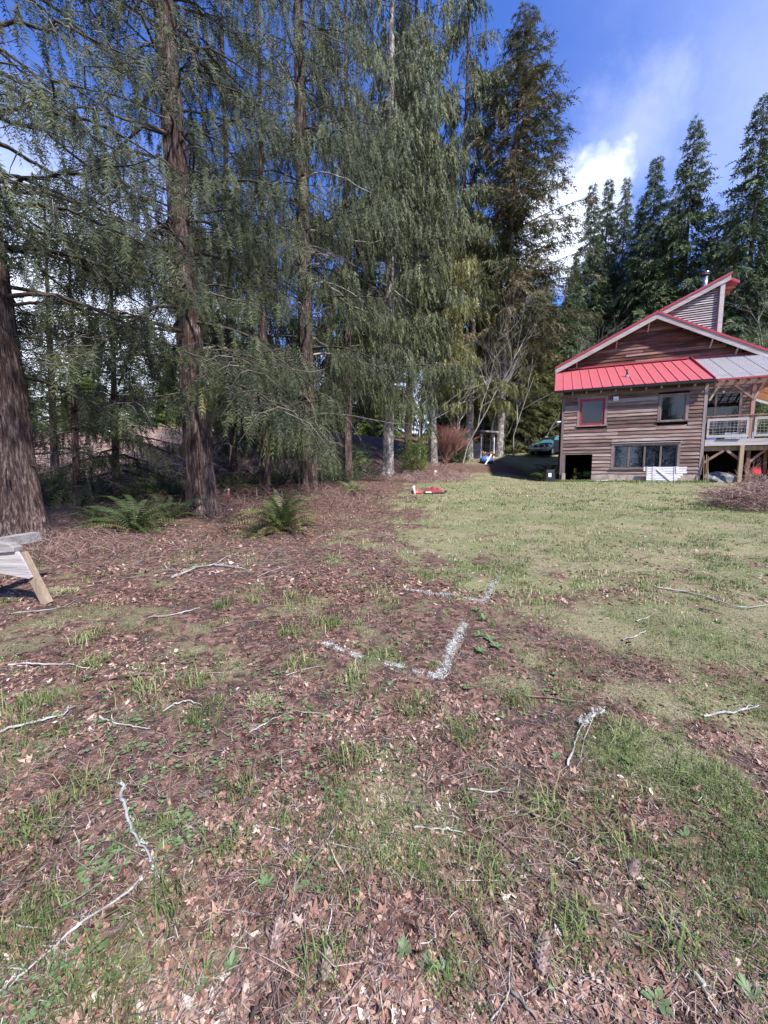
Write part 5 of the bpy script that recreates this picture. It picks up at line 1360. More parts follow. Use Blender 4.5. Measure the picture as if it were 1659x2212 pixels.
# brambles and dead canes
def canes(name, label, cx, cy, rx, ry, n, h, seed, mat='bramble', rad=.006, tb=.5, kind='stuff', cat='brambles', on_ground=True, dz=0, arch=.6, leaf=0):
    global rng
    rng = np.random.default_rng(seed); P = []
    for i in range(n):
        a = rng.uniform(0, 6.283); q = math.sqrt(rng.random()); x = cx + math.cos(a) * rx * q; y = cy + math.sin(a) * ry * q; z = float(G(x, y)) + dz * rng.random() * (1 - q * .6)
        d = rng.uniform(0, 6.283); L = h * rng.uniform(.5, 1.5); u = np.linspace(0, 1, 6); hh = h * rng.uniform(.3, 1) * (1.1 - q * .5)
        pts = np.stack([x + math.cos(d) * L * u, y + math.sin(d) * L * u, z + hh * 4 * u * (1 - u) * arch + hh * .35 * u], 1) + np.cumsum(rng.normal(0, .03 * L, (6, 3)), 0)
        P.append((pts, np.linspace(rad, rad * .35, 6) * rng.uniform(.6, 1.4), float(np.clip(tb + rng.normal(0, .2), 0, 1))))
    V, F, T = tubes([(a[::(2 if rad > .0125 or len(a) < 6 else 1)], b[::(2 if rad > .0125 else 1)], c) for a, b, c in P], 3); o = mesh_np(name, V, F, 4, M[mat], tint=T); tag(o, label, cat, kind=kind); return o
canes('bramble_thicket', 'pinkish brown bramble canes with sunlight put into their pale tint, covering the bank behind the left trunks', -11.5, 25, 9.0, 7, 5000, 1.5, 601, rad=.020, tb=.92)  # bank lies in tree shade; the raised tint paints sunlight onto the canes
canes('shaded_bramble', 'dead canes and dry bracken in the shade under the cedars', -4.2, 14.5, 4.2, 5, 1500, .7, 602, rad=.007, tb=.42)
canes('dry_bracken', 'dry reddish bracken and twigs around the feet of the pale trunks', 2.6, 27.5, 3.4, 6.2, 1700, .8, 603, rad=.010, tb=.60)
canes('roadside_bramble', 'brown thicket of canes at the end of the drive', 13.5, 43.5, 6.5, 2.4, 1900, 2.2, 604, rad=.016, tb=.45)
canes('trunk_foot_twigs', 'dry fern stalks and twigs around the foot of the left edge trunk', -5.6, 6.6, 1.5, 1.1, 420, .38, 605, rad=.004, tb=.55)
p = at(1655, 1095, 11.2)
canes('brush_pile', 'low heap of cut brown twigs at the right edge of the lawn', p[0] + .55, 11.6, 1.7, 1.4, 2200, .5, 606, rad=.0075, tb=.62, kind='thing', cat='brush pile', dz=.95, arch=.35)
canes('wood_debris', 'bark and split wood scraps strewn beside the woodshed', 9.2, 34.2, 1.6, 1.2, 260, .5, 607, rad=.022, tb=.75, arch=.1)

# ---------------------------------------------------------------- woodshed, vehicle and things in the yard
def woodshed():
    c = at(1038.6, 980, 35.2); gz0 = float(G(c[0] + .5, c[1] + 1)); g0 = min(gz0, float(G(c[0], c[1]))) - .1
    t_ = empty('woodshed', 'small open fronted woodshed of grey slats stacked with split firewood', 'woodshed', (c[0], c[1], g0), R(28))
    H = at(1045, 931, 35.2)[2] - g0
    Lx, Ly = 1.55, 1.5      # open side runs along x, slatted side along y (to the left rear)
    for x, y in ((0, 0), (Lx, 0), (0, Ly), (Lx, Ly)): MB().box(x - .05, x + .05, y - .05, y + .05, -.4, H - .22).build('post', M['palewood'] if y == 0 else M['greywood'], t_)
    for k in range(9): MB().box(-.07, -.04, .0, Ly + .05, .12 + k * .16, .12 + k * .16 + .135).build('slat', M['greywood'], t_)
    for k in range(9): MB().box(0, Lx, Ly + .02, Ly + .05, .1 + k * .17, .24 + k * .17).build('slat', M['trimwood'], t_)
    for k in range(8): MB().box(Lx + .04, Lx + .07, 0, Ly, .1 + k * .19, .25 + k * .19).build('slat', M['trimwood'], t_)
    rf = MB().add([(-.45, -.35, H - .02), (Lx + .4, -.35, H - .02), (Lx + .4, Ly + .4, H - .30), (-.45, Ly + .4, H - .30), (-.45, -.35, H + .03), (Lx + .4, -.35, H + .03), (Lx + .4, Ly + .4, H - .24), (-.45, Ly + .4, H - .24)],
                  [(3, 2, 1, 0), (4, 5, 6, 7), (0, 1, 5, 4), (1, 2, 6, 5), (2, 3, 7, 6), (3, 0, 4, 7)]).build('roof', M['dark'], t_)
    MB().box(-.47, Lx + .42, -.39, -.35, H - .12, H + .03).build('fascia', M['greywood'], rf); MB().bar((-.48, -.37, H - .04), (-.48, Ly + .4, H - .31), .04, .15).build('fascia', M['trimwood'], rf)
    for k in range(4): MB().bar((k * .48 + .05, -.33, H - .08), (k * .48 + .05, Ly + .35, H - .35), .05, .10).build('rafter', M['greywood'], rf)
    MB().bar((0, .0, H - .75), (.35, 0, H - .12), .05, .05).build('brace', M['palewood'], t_); MB().bar((Lx, 0, H - .75), (Lx - .3, 0, H - .12), .05, .05).build('brace', M['palewood'], t_)
    r = random.Random(9)
    me = MB().lathe([(.07, 0), (.07, .38)], 7).build('f', M['redwood'], None); fm = me.data; bpy.data.objects.remove(me)
    me2 = MB().prism([(-.09, 0), (.09, 0), (.02, .12)], 0, .38).build('f', M['tanwood'], None); fm2 = me2.data; bpy.data.objects.remove(me2)
    for i in range(42):
        o = link('firewood_log', r.choice((fm, fm2)), None, t_); o.location = (r.uniform(.15, Lx - .15), r.uniform(.1, Ly - .35), r.uniform(.02, .75)); o.rotation_euler = (R(90) + r.gauss(0, .3), r.uniform(0, 6), r.gauss(0, .5))
woodshed()

def vehicle():
    c = at(1163, 979, 37.4); g = float(G(c[0], c[1] + .8))
    yaw = math.atan2(-.93, .18) + R(90)   # nose points to -y in local axes
    t_ = empty('parked_car', 'dark teal green sport utility vehicle parked nose first beside the house', 'car', (c[0], c[1], g), R(-48))
    # local: nose at y=0 facing -y, length along +y, x across (-.97..+.97)
    def loft(sections, name, m, cap=True):
        n = len(sections[0]); V = [p for s in sections for p in s]; F = []
        for i in range(len(sections) - 1):
            for j in range(n): F.append((i * n + j, i * n + (j + 1) % n, (i + 1) * n + (j + 1) % n, (i + 1) * n + j))
        F += [tuple(range(n))[::-1], tuple((len(sections) - 1) * n + j for j in range(n))]
        return MB().add(V, F).build(name, m, t_)
    def sec(y, w, zb, zs, zt, wt):
        return [(-w, y, zb), (-w, y, zs), (-w * .985, y, zs + (zt - zs) * .45), (-wt, y, zt), (-wt * .5, y, zt + .025), (wt * .5, y, zt + .025), (wt, y, zt), (w * .985, y, zs + (zt - zs) * .45), (w, y, zs), (w, y, zb)]
    body = loft([sec(0, .84, .50, .72, 1.00, .74), sec(.10, .95, .46, .78, 1.08, .84), sec(.5, .98, .44, .86, 1.14, .86), sec(1.30, .99, .42, .92, 1.20, .88), sec(1.75, .99, .40, .95, 1.24, .90), sec(4.6, .99, .42, .95, 1.22, .90), sec(5.0, .93, .5, .9, 1.18, .86)], 'body', M['carpaint'])
    bevel(body, .04, 2); shade_auto(body)
    cab = loft([sec(1.35, .88, 1.15, 1.17, 1.21, .80), sec(1.60, .88, 1.15, 1.3, 1.40, .76), sec(2.05, .88, 1.15, 1.5, 1.74, .70), sec(2.35, .88, 1.15, 1.55, 1.83, .68), sec(4.4, .88, 1.15, 1.55, 1.86, .68), sec(4.95, .86, 1.15, 1.4, 1.75, .66)], 'cabin', M['carpaint'])
    bevel(cab, .03, 2); shade_auto(cab)
    gm = plain('tinted_car_glass', (.015, .018, .022, 1), .06, var=.1, spec=.8, bump=0)
    MB().add([(-.76, 1.50, 1.255), (.76, 1.50, 1.255), (.63, 2.12, 1.79), (-.63, 2.12, 1.79)], [(0, 1, 2, 3)]).build('windshield', gm, t_).location = (0, -.055, .02)
    for s in (-1, 1):
        MB().add([(s * .89, 1.95, 1.27), (s * .89, 2.75, 1.27), (s * .74, 2.75, 1.76), (s * .76, 2.30, 1.74)], [(0, 1, 2, 3)]).build('side_window', gm, t_).location = (s * .035, 0, 0)
        MB().add([(s * .89, 2.85, 1.27), (s * .89, 3.75, 1.27), (s * .74, 3.75, 1.76), (s * .74, 2.85, 1.76)], [(0, 1, 2, 3)]).build('side_window', gm, t_).location = (s * .035, 0, 0)
        bevel(MB().add([(s * .50, -.035, .76), (s * .90, .02, .76), (s * .93, .10, .98), (s * .52, -.02, .96), (s * .50, .08, .76), (s * .93, .22, .76), (s * .95, .25, .98), (s * .52, .1, .96)],
                       [(0, 1, 2, 3), (1, 5, 6, 2), (3, 2, 6, 7), (0, 4, 5, 1)]).build('headlight', M['lamp'], t_), .01)
        MB().box(min(s * .91, s * .965), max(s * .91, s * .965), .06, .24, .80, .93).build('indicator', M['amber'], t_)
        bevel(MB().box(min(s * .98, s * 1.18), max(s * .98, s * 1.18), 1.85, 1.95, 1.18, 1.36).build('wing_mirror', M['black'], t_), .02)
        for y in (.95, 4.0):
            wv = MB().lathe([(.30, -.12), (.37, -.10), (.385, 0), (.37, .10), (.30, .12)], 26).build('wheel', M['tyre'], t_, True); wv.rotation_euler = (0, R(90), 0); wv.location = (s * .87, y, .38)
            MB().lathe([(.22, -.125), (.22, .125), (.05, .13)], 16).build('rim', M['chrome'], wv)
            MB().lathe([(.46, -.02), (.46, .02)], 24).build('arch', M['black'], wv).location = (0, 0, s * .105)
    MB().box(-.48, .48, -.05, .05, .76, .96).build('grille', M['black'], t_); MB().box(-.50, .50, -.055, -.03, .955, .985).build('grille_trim', M['chrome'], t_)
    for k in range(3): MB().box(-.47, .47, -.06, -.045, .80 + k * .05, .815 + k * .05).build('grille_bar', M['dark'], t_)
    MB().lathe([(.07, 0), (.07, .01)], 16).build('badge', M['chrome'], t_).matrix_local = Matrix.Translation((0, -.06, .875)) @ Matrix.Rotation(R(90), 4, 'X') @ Matrix.Scale(1.5, 4, (1, 0, 0))
    bevel(MB().box(-.97, .97, -.16, .05, .52, .70).build('bumper', M['chrome'], t_), .05, 3); bevel(MB().box(-.94, .94, -.11, .15, .36, .52).build('air_dam', M['greybox'], t_), .03)
    MB().box(-.40, .40, -.125, -.10, .40, .49).build('air_intake', M['black'], t_); MB().box(-.19, .19, -.175, -.16, .54, .64).build('number_plate', M['white'], t_)
    MB().box(-.9, .9, .15, 4.8, .30, .46).build('underbody', M['void'], t_)
    for s in (-1, 1): MB().bar((s * .58, 2.4, 1.91), (s * .58, 4.3, 1.93), .04, .04).build('roof_rail', M['greybox'], t_)
vehicle()
p = H2W(-.19, 8.6, 0); q = at(1199, 977, p[1]); zt = at(1199, 950, p[1])[2] - q[2]; t_ = empty('utility_cabinet', 'light grey metal utility box on the side wall of the house beside the vehicle', 'utility box', (p[0], p[1], q[2]), HROT)
bevel(MB().box(-.26, .16, 0, .5, 0, zt).build('case', M['greybox'], t_), .02); MB().box(-.20, -.14, -.02, 0, zt * .45, zt * .52).build('latch', M['dark'], t_); MB().box(-.23, .13, -.008, 0, .04, zt - .04).build('door', M['greybox'], t_)

def heap_blue():
    p = at(1050, 992, 33.2); p[2] = float(G(p[0], p[1]))
    t_ = empty('plastic_barrow', 'overturned blue plastic barrow lying in front of the woodshed', 'barrow', tuple(p), R(10))
    V = []; F = []; n = 20; m_ = 8
    for j in range(m_):
        f = j / (m_ - 1)
        for i in range(n):
            a = 6.2832 * i / n; r = (1 - f ** 2.4) ** .5; V.append((math.cos(a) * r * .52, math.sin(a) * r * .42, .22 + f * .42))
    for j in range(m_ - 1):
        for i in range(n): F.append((j * n + i, j * n + (i + 1) % n, (j + 1) * n + (i + 1) % n, (j + 1) * n + i))
    MB().add(V, F).build('tub', M['blue'], t_, True); MB().lathe([(.50, -.02), (.55, .10), (.54, .22)], 20).build('rim', M['navy'], t_, True)
    wv = MB().lathe([(.14, -.04), (.14, .04)], 16).build('wheel', M['black'], t_); wv.rotation_euler = (R(90), 0, 0); wv.location = (.42, -.2, .12)
    o = MB().box(-.05, .05, -.02, .02, 0, 1.05).build('white_board', M['white'], None); q = at(1048.5, 993, 32.6); q[2] = float(G(q[0], q[1])); o.location = q; o.rotation_euler = (R(-10), R(33), 0); tag(o, 'narrow white board leaning on the overturned blue barrow', 'board')
heap_blue()
p = at(1040, 960, 44); p[2] = float(G(p[0], p[1])); t_ = empty('teal_shed', 'teal painted shed glimpsed through twigs above the woodshed roof', 'shed', tuple(p), R(10))
hz = at(1040, 893, 44)[2] - p[2]
MB().box(-.3, 1.5, 0, 2, 0, hz - .3).build('wall', M['teal'], t_); MB().prism([(-.5, hz - .35), (1.7, hz - .35), (.6, hz + .15)], -.3, 2.3).build('roof', M['dark'], t_); MB().box(.1, .6, -.02, 0, 1.2, 2.0).build('window', M['glass'], t_); MB().box(.8, 1.3, -.03, 0, 0, 2.0).build('door', M['greywood'], t_)
p = at(953, 960, 41); p[2] = float(G(p[0], p[1])); t_ = empty('red_outbuilding', 'dull red outbuilding hidden behind the red stemmed shrub', 'outbuilding', tuple(p), R(5))
hz = at(953, 915, 41)[2] - p[2]
MB().box(-1.0, 1.0, 0, 2, 0, hz).build('wall', M['redpaint'], t_); MB().box(-1.2, 1.2, -.3, 2.2, hz, hz + .1).build('roof', M['dark'], t_)
for i, (px, y0, y1, Y, lab) in enumerate(((1142.5, 967, 936, 41.5, 'taller weathered fence post left of the vehicle'), (1134, 960, 937, 42, 'short pale fence post further from the vehicle'), (1088, 963, 941, 42, 'short post beside the leaning bare tree'))):
    p = at(px, y0, Y); p[2] = float(G(p[0], p[1])) - .1; h = at(px, y1, Y)[2] - p[2]
    o = MB().lathe([(.07, 0), (.065, h - .05), (.03, h)], 8).build('fence_post', M['palewood'], None); o.location = p; tag(o, lab, 'post', 'old fence posts at the end of the drive')
# black bin by the house corner
p = at(1186, 1037, 23.6); p[2] = float(G(p[0], p[1])); hb = at(1186, 1018, 23.6)[2] - p[2] + .05
t_ = empty('compost_bin', 'squat black plastic bin with a white label at the left house corner', 'bin', tuple(p), R(-8))
b = bevel(MB().add([(-.30, -.28, 0), (.30, -.28, 0), (.30, .28, 0), (-.30, .28, 0), (-.25, -.23, hb), (.25, -.23, hb), (.25, .23, hb), (-.25, .23, hb)], [(3, 2, 1, 0), (4, 5, 6, 7), (0, 1, 5, 4), (1, 2, 6, 5), (2, 3, 7, 6), (3, 0, 4, 7)]).build('bin_body', M['black'], t_), .04)
bevel(MB().box(-.27, .27, -.25, .25, hb, hb + .04).build('lid', M['black'], t_), .015)
MB().add([(-.08, -.262, hb * .42), (.08, -.262, hb * .42), (.09, -.238, hb * .76), (-.09, -.238, hb * .76)], [(0, 1, 2, 3)]).build('label_plate', M['white'], t_).location = (-.03, -.012, 0)
MB().box(-.07, .01, -.268, -.262, hb * .60, hb * .64).build('label_mark', M['greybox'], t_)
o = MB().lathe([(.01, .10), (.12, .085), (.19, .03), (.21, .0)], 18).build('upturned_saucer', M['tanwood'], None, True); o.location = gpt(1157, 1034); tag(o, 'tan upturned dish lying on the grass left of the black bin', 'dish')

# white pipe, red folded chair with white tube, hockey goal, sawhorse
a, b = gpt(936, 1031), gpt(950, 1013); b2 = a + (b - a) / np.linalg.norm(b - a) * 1.35
t_ = empty('white_pipe', 'short white plastic pipe lying on leaves below the yellow green bush', 'pipe', tuple(a), 0); d = b2 - a; d[2] += .10
def pipe(mb, p, q, r, n=14): return mb.tube([p, q], r, n, cap=True)
pipe(MB(), (0, 0, .10), tuple(d * .72 + [0, 0, .1]), .085).build('tube', M['white'], t_, True); pipe(MB(), tuple(d * .72 + [0, 0, .1]), tuple(d + [0, 0, .11]), .105).build('socket_end', M['white'], t_, True)
dn = d / np.linalg.norm(d); pipe(MB(), tuple(-dn * .004 + [0, 0, .1]), tuple(dn * .002 + [0, 0, .1]), .074).build('bore', M['void'], t_)
p = gpt(918, 1066)
t_ = empty('folded_camp_chair', 'faded red canvas camp chair lying collapsed on the leaves near the lawn edge', 'camp chair', tuple(p), R(-4))
def blanket(name, x0, x1, y0, y1, h, m, seed):
    r = np.random.default_rng(seed); V = []; F = []; n, k = 12, 7
    for j in range(k):
        for i in range(n):
            u, v = i / (n - 1), j / (k - 1); z = h * math.sin(math.pi * min(1, max(0, u))) ** .5 * math.sin(math.pi * v) ** .5 * (.7 + .5 * r.random()) + .02
            V.append((x0 + (x1 - x0) * u, y0 + (y1 - y0) * v, z))
    for j in range(k - 1):
        for i in range(n - 1): a = j * n + i; F.append((a, a + 1, a + n + 1, a + n))
    return MB().add(V, F).build(name, m, t_)
blanket('seat_canvas', -.05, .78, -.1, .55, .24, M['redcloth'], 1); blanket('back_canvas', -.62, -.10, -.28, .12, .16, M['redtrim'], 2)
MB().tube([(-.6, -.05, .05), (.0, -.15, .04), (.85, -.12, .05), (.88, .1, .09)], .018, 8).build('frame_tube', M['dark'], t_); MB().tube([(.80, -.06, .08), (.9, -.05, .10)], .05, 8).build('foot', M['black'], t_)
MB().tube([(.02, -.22, .06), (.26, -.22, .06)], .022, 8).build('white_sleeve', M['white'], t_)
p = gpt(896, 1068); o = MB().tube([(0, 0, -.02), (-.04, .05, .26), (-.06, .06, .34)], [.045, .045, .06], 12).build('white_tube', M['white'], None, True); o.location = p; tag(o, 'short white tube standing at the left end of the red camp chair', 'tube')

def goal():
    # toy goal leaning behind the reddish trunk
    Y = 10.9; TL, TR, BR = at(471, 1069, Y), at(495, 1056, Y), at(492, 1077, Y); FR = gpt(500, 1104); o0 = FR
    t_ = empty('toy_goal', 'small toy goal with blue bar and torn net leaning behind the reddish trunk', 'goal', tuple(o0), 0)
    L = lambda q: tuple(np.array(q) - o0)
    d = (TR - TL); TL2 = TL - d * .9
    MB().tube([L(TL2), L(TR - d * .15)], .016, 10).build('crossbar', M['navy'], t_, True); MB().tube([L(TR - d * .15), L(TR), L(TR + (BR - TR) * .25)], .02, 10).build('corner_joint', M['white'], t_, True)
    MB().tube([L(TR + (BR - TR) * .2), L(BR + [0, 0, -.12])], .016, 10).build('side_post', M['redtrim'], t_, True)
    MB().tube([L(BR + [0, 0, -.12]), L(FR + [-.05, .05, .10])], .014, 10).build('lower_bar', M['tanwood'], t_, True); MB().tube([L(FR + [-.08, .05, .10]), L(FR + [.02, 0, .04]), L(FR + [-.16, .0, .02])], .022, 10).build('corner_joint', M['white'], t_, True)
    mb = MB(); e = (BR - TR); e = e * 1.35
    for i in range(9): s = i / 8; mb.tube([L(TL2 + d * 1.8 * s), L(TL2 + d * 1.8 * s + e + [0, 0, -.02 * math.sin(s * 3)])], .0035, 4)
    for j in range(9): s = (j + .5) / 9; mb.tube([L(TL2 + e * s), L(TL2 + d * .9 + e * s + [0, 0, -.015]), L(TL2 + d * 1.85 + e * s)], .0035, 4)
    mb.build('net', M['tanwood'], t_)
goal()

def sawhorse():
    Y = 4.15; f = gpt(102, 1306); Y = f[1]
    t_ = empty('sawhorse', 'weathered plywood sawhorse cut off by the left edge of the picture', 'sawhorse', (f[0], f[1], f[2]), 0)
    def L(px, py, dy=0): q = at(px, py, Y + dy); return q - f
    def ext(poly, y0, th, name, m, dx=0.0):
        pts = [L(*p) + np.array([dx, 0, 0]) for p in poly]; V = [(p[0], y0, p[2]) for p in pts] + [(p[0], y0 + th, p[2]) for p in pts]; n = len(pts)
        F = [tuple(range(n))[::-1], tuple(range(n, 2 * n))] + [(i, (i + 1) % n, (i + 1) % n + n, i + n) for i in range(n)]
        return MB().add(V, F).build(name, m, t_)
    ext([(-95, 1196), (42, 1191), (57, 1217), (72, 1246), (66, 1249), (0, 1237), (-50, 1228), (-95, 1240)], -.02, .02, 'gusset', M['sawwood'])
    bevel(ext([(-120, 1167), (-2, 1169), (28, 1174), (30, 1179), (38, 1181), (38, 1191), (0, 1194), (-120, 1196)], -.045, .11, 'top_rail', M['sawwood']), .006)
    ext([(34, 1197), (46, 1193), (103, 1303), (95, 1309), (88, 1306)], .002, .07, 'leg', M['legwood'])
    ext([(-85, 1200), (-70, 1200), (-130, 1320), (-148, 1320)], .002, .07, 'leg', M['legwood'])
    ext([(28, 1200), (42, 1197), (84, 1280), (72, 1286)], .62, .07, 'leg', M['legwood'], -1.1); ext([(-85, 1200), (-70, 1200), (-120, 1300), (-138, 1300)], .62, .07, 'leg', M['legwood'], -1.1)
    MB().box(L(-60, 1180)[0], L(-35, 1180)[0], .0, .68, L(0, 1192)[2], L(0, 1170)[2]).build('cross_rail', M['sawwood'], t_)
sawhorse()

# fallen branches
def stick(pts, r, label, mat='lichen', tint=.75, sub=(), name='fallen_branch', lift=.5, seed=0, fuzz=0, grp=None):
    rr = random.Random(seed); P = []
    def path(pp, r0, r1, t):
        w = [gpt(*p) for p in pp]; w = [np.array([a[0], a[1], a[2] + r0 * lift + .010]) for a in w]; out = []
        for i in range(len(w) - 1):
            for u in np.linspace(0, 1, 5)[:-1]: out.append(w[i] * (1 - u) + w[i + 1] * u)
        out.append(w[-1]); out = np.array(out); out[1:-1] += np.array([[rr.gauss(0, r0 * .45), rr.gauss(0, r0 * .45), abs(rr.gauss(0, r0 * .3))] for _ in range(len(out) - 2)])
        r0 *= .62; r1 *= .6; P.append((out, np.linspace(r0, r1, len(out)) * np.array([rr.uniform(.85, 1.15) for _ in out]), t)); return out
    main = path(pts, r, r * .45, tint)
    for s in sub: path(s[0], s[1], s[1] * .4, tint)
    V, F, T = tubes(P, 7); o0 = main[0].copy()
    T = np.clip(T - .40 + np.repeat(np.random.default_rng(seed).normal(0, .13, len(T) // 7), 7)[:len(T)], 0, 1)
    o = mesh_np(name, V - o0, F, 4, M[mat], tint=T, smooth=True); o.location = o0; tag(o, label, 'branch', grp)
    fuzz = int(fuzz * .6)
    if fuzz:
        global rng
        rng = np.random.default_rng(seed + 5); k = fuzz; i = rng.integers(0, len(main) - 1, k); u = rng.random(k)[:, None]; q = main[i] * (1 - u) + main[i + 1] * u - o0
        a = rng.normal(0, 1, (k, 3)); a[:, 2] = np.abs(a[:, 2]); a /= np.linalg.norm(a, axis=1)[:, None]
        V, F, T = spray(q + a * r * .6, a, np.full(k, r * .7) * rng.uniform(.4, 1.4, k), np.full(k, r * .45), np.clip(rng.normal(.66, .18, k), 0, 1), K=2, droop=0)
        mesh_np('lichen_tufts', V, F, 3, M['lichen'], o, tint=T)['kind'] = 'stuff'
    return o
stick([(262, 1698), (268, 1740), (276, 1782), (296, 1822), (325, 1862)], .012, 'thick curved whitish branch standing out in the lower left of the litter', tint=.85, seed=1, sub=[([(262, 1700), (252, 1694)], .006)], fuzz=160)
stick([(326, 1862), (334, 1880), (345, 1904)], .011, 'broken off end piece below the thick curved whitish branch', tint=.8, seed=2, fuzz=50)
stick([(308, 1905), (260, 1945), (180, 2000), (120, 2050), (60, 2105), (0, 2150)], .008, 'long pale branch running diagonally to the lower left corner', tint=.92, seed=3, sub=[([(120, 2050), (85, 2052)], .004), ([(60, 2105), (10, 2098)], .005), ([(60, 2105), (20, 2140)], .005), ([(180, 2000), (165, 2003)], .004)], fuzz=90)
stick([(730, 1785), (700, 1825), (672, 1870), (640, 1915), (612, 1955)], .006, 'thin grey forked branch in the lower centre', tint=.55, seed=4, mat='lichen', sub=[([(640, 1915), (665, 1868), (700, 1835)], .003), ([(612, 1955), (600, 2010), (606, 2060)], .004), ([(612, 1955), (570, 1990)], .003)])
stick([(0, 1587), (50, 1572), (95, 1562), (135, 1548), (163, 1530)], .013, 'stout white branch entering from the left edge below the grass tufts', tint=.9, seed=5, fuzz=70)
stick([(20, 1440), (60, 1438), (110, 1440), (150, 1440), (188, 1447)], .012, 'white stick lying level across the litter left of centre', tint=.92, seed=6)
stick([(216, 1555), (235, 1562), (262, 1570), (300, 1576), (325, 1578)], .009, 'bent white twig right of the stout white branch', tint=.9, seed=7)
stick([(320, 1337), (360, 1334), (400, 1326), (432, 1316)], .012, 'pale branch beside the dark mossy patch above centre left', tint=.9, seed=8, sub=[([(390, 1330), (405, 1320)], .006)])
stick([(370, 1253), (400, 1240), (430, 1228), (460, 1224), (490, 1226), (530, 1232)], .022, 'lichen crusted forked limb lying furthest back in the litter', tint=.8, seed=9, sub=[([(460, 1224), (490, 1205), (515, 1197)], .014), ([(350, 1234), (400, 1236), (440, 1226)], .012)], fuzz=300)
stick([(555, 1250), (580, 1238), (610, 1228), (636, 1220)], .010, 'thin pale branch right of the lichen crusted limb', tint=.85, seed=10, sub=[([(560, 1252), (600, 1244), (625, 1226)], .005)])
stick([(470, 1360), (520, 1347), (580, 1342), (640, 1347), (680, 1352)], .007, 'long thin pinkish twig below the clump of bright grass', mat='twig', tint=.75, seed=11)
stick([(618, 1463), (665, 1448), (705, 1442)], .008, 'short straight pale stick left of the white painted corner', tint=.8, seed=12)
stick([(618, 1195), (590, 1192), (560, 1228)], .008, 'crooked bare stick lying against the light green fern', tint=.7, seed=13, sub=[([(590, 1192), (618, 1177)], .006)])
stick([(236, 1472), (290, 1463), (330, 1462)], .020, 'chunky broken brown stick among the left litter', mat='twig', tint=.72, seed=14)
stick([(352, 1541), (380, 1525), (408, 1518), (436, 1527)], .010, 'angled white twig with a kink pointing right', tint=.9, seed=15)
stick([(538, 1588), (570, 1570), (612, 1548), (640, 1541), (700, 1546)], .008, 'thin curved stick rising to the right below the cream moss', tint=.72, seed=16)
stick([(1226, 1660), (1240, 1620), (1247, 1590), (1258, 1570)], .010, 'white branch hanging down from a lichen tuft on the right', tint=.9, seed=17, sub=[([(1280, 1555), (1262, 1600), (1255, 1640)], .004)])
stick([(1255, 1573), (1275, 1556), (1305, 1541)], .022, 'shaggy lichen covered stub on top of the white branch', tint=.85, seed=18, fuzz=260)
stick([(1418, 1272), (1470, 1280), (1530, 1295), (1580, 1312), (1620, 1318), (1659, 1310)], .017, 'long pale branch lying across the grass near the right edge', tint=.85, seed=19)
stick([(1510, 1317), (1535, 1323), (1565, 1333)], .015, 'short brown stick just below the long pale branch', mat='twig', tint=.8, seed=20)
stick([(1375, 1345), (1400, 1337), (1418, 1322)], .010, 'small forked twig in the middle of the right lawn', tint=.8, seed=21)
stick([(1345, 1386), (1375, 1378), (1395, 1365)], .011, 'curved pale stick lower right of the small forked twig', tint=.85, seed=22)
stick([(1136, 1507), (1190, 1512), (1240, 1519), (1280, 1522)], .009, 'straight pinkish twig right of the white painted corner', mat='twig', tint=.85, seed=23)
stick([(1520, 1552), (1560, 1545), (1600, 1540), (1638, 1528)], .012, 'pale branch with lichen at its tip near the right edge', tint=.85, seed=24, sub=[([(1600, 1540), (1620, 1528), (1640, 1536)], .010)], fuzz=80)
stick([(895, 1793), (930, 1797), (965, 1798), (1005, 1806)], .007, 'short white twig lying level right of the forked grey branch', tint=.92, seed=25, sub=[([(960, 1798), (985, 1790)], .003)])
stick([(1130, 1758), (1160, 1768), (1200, 1782), (1240, 1800)], .010, 'grey brown stick pointing down right in the right centre', mat='twig', tint=.82, seed=26)
stick([(1060, 1805), (1110, 1850), (1170, 1905), (1250, 1960), (1330, 2005), (1400, 2033)], .0055, 'very long thin stick crossing the lower right diagonally', mat='twig', tint=.70, seed=27)
stick([(1052, 2140), (1060, 2180), (1070, 2212)], .006, 'thin upright twig at the bottom edge right of centre', mat='twig', tint=.7, seed=29)
stick([(1060, 2212), (1095, 2170), (1100, 2120), (1103, 2060), (1100, 2000)], .0035, 'slender whitish arching stem in the lower right', tint=.85, seed=30)
stick([(1105, 2150), (1130, 2180), (1160, 2212)], .008, 'short thick grey stick at the bottom edge', tint=.55, seed=31)
stick([(1500, 2110), (1525, 2150), (1545, 2200)], .009, 'pale thick stick at the bottom right corner', tint=.85, seed=32)
stick([(578, 1905 + 95), (583, 2050), (590, 2120), (596, 2200)], .008, 'upright reddish brown stick at the bottom left of centre', mat='twig', tint=.62, seed=34)
stick([(545, 2212), (575, 2175), (598, 2150)], .013, 'dark rotten stick at the bottom edge', mat='twig', tint=.18, seed=35)
stick([(20, 2007), (55, 2008), (95, 2012)], .005, 'short pale splinter at the left edge near the long pale branch', tint=.85, seed=36)
stick([(1010, 1710), (1060, 1717), (1105, 1718)], .008, 'pale lichen spotted stick between leaf clusters', tint=.85, seed=37, sub=[([(1060, 1717), (1095, 1705), (1100, 1730)], .005)])
stick([(800, 1395), (812, 1365), (835, 1340), (850, 1295)], .008, 'thin dark curved twig above the white painted corner', mat='twig', tint=.55, seed=38)
stick([(105, 1320), (60, 1325), (25, 1328)], .010, 'white twig below the sawhorse foot', tint=.9, seed=39, sub=[([(105, 1320), (140, 1312), (165, 1298)], .006)])
stick([(175, 1265), (240, 1255), (300, 1248), (345, 1246)], .010, 'long thin pale twig behind the sawhorse leg', mat='twig', tint=.85, seed=40)

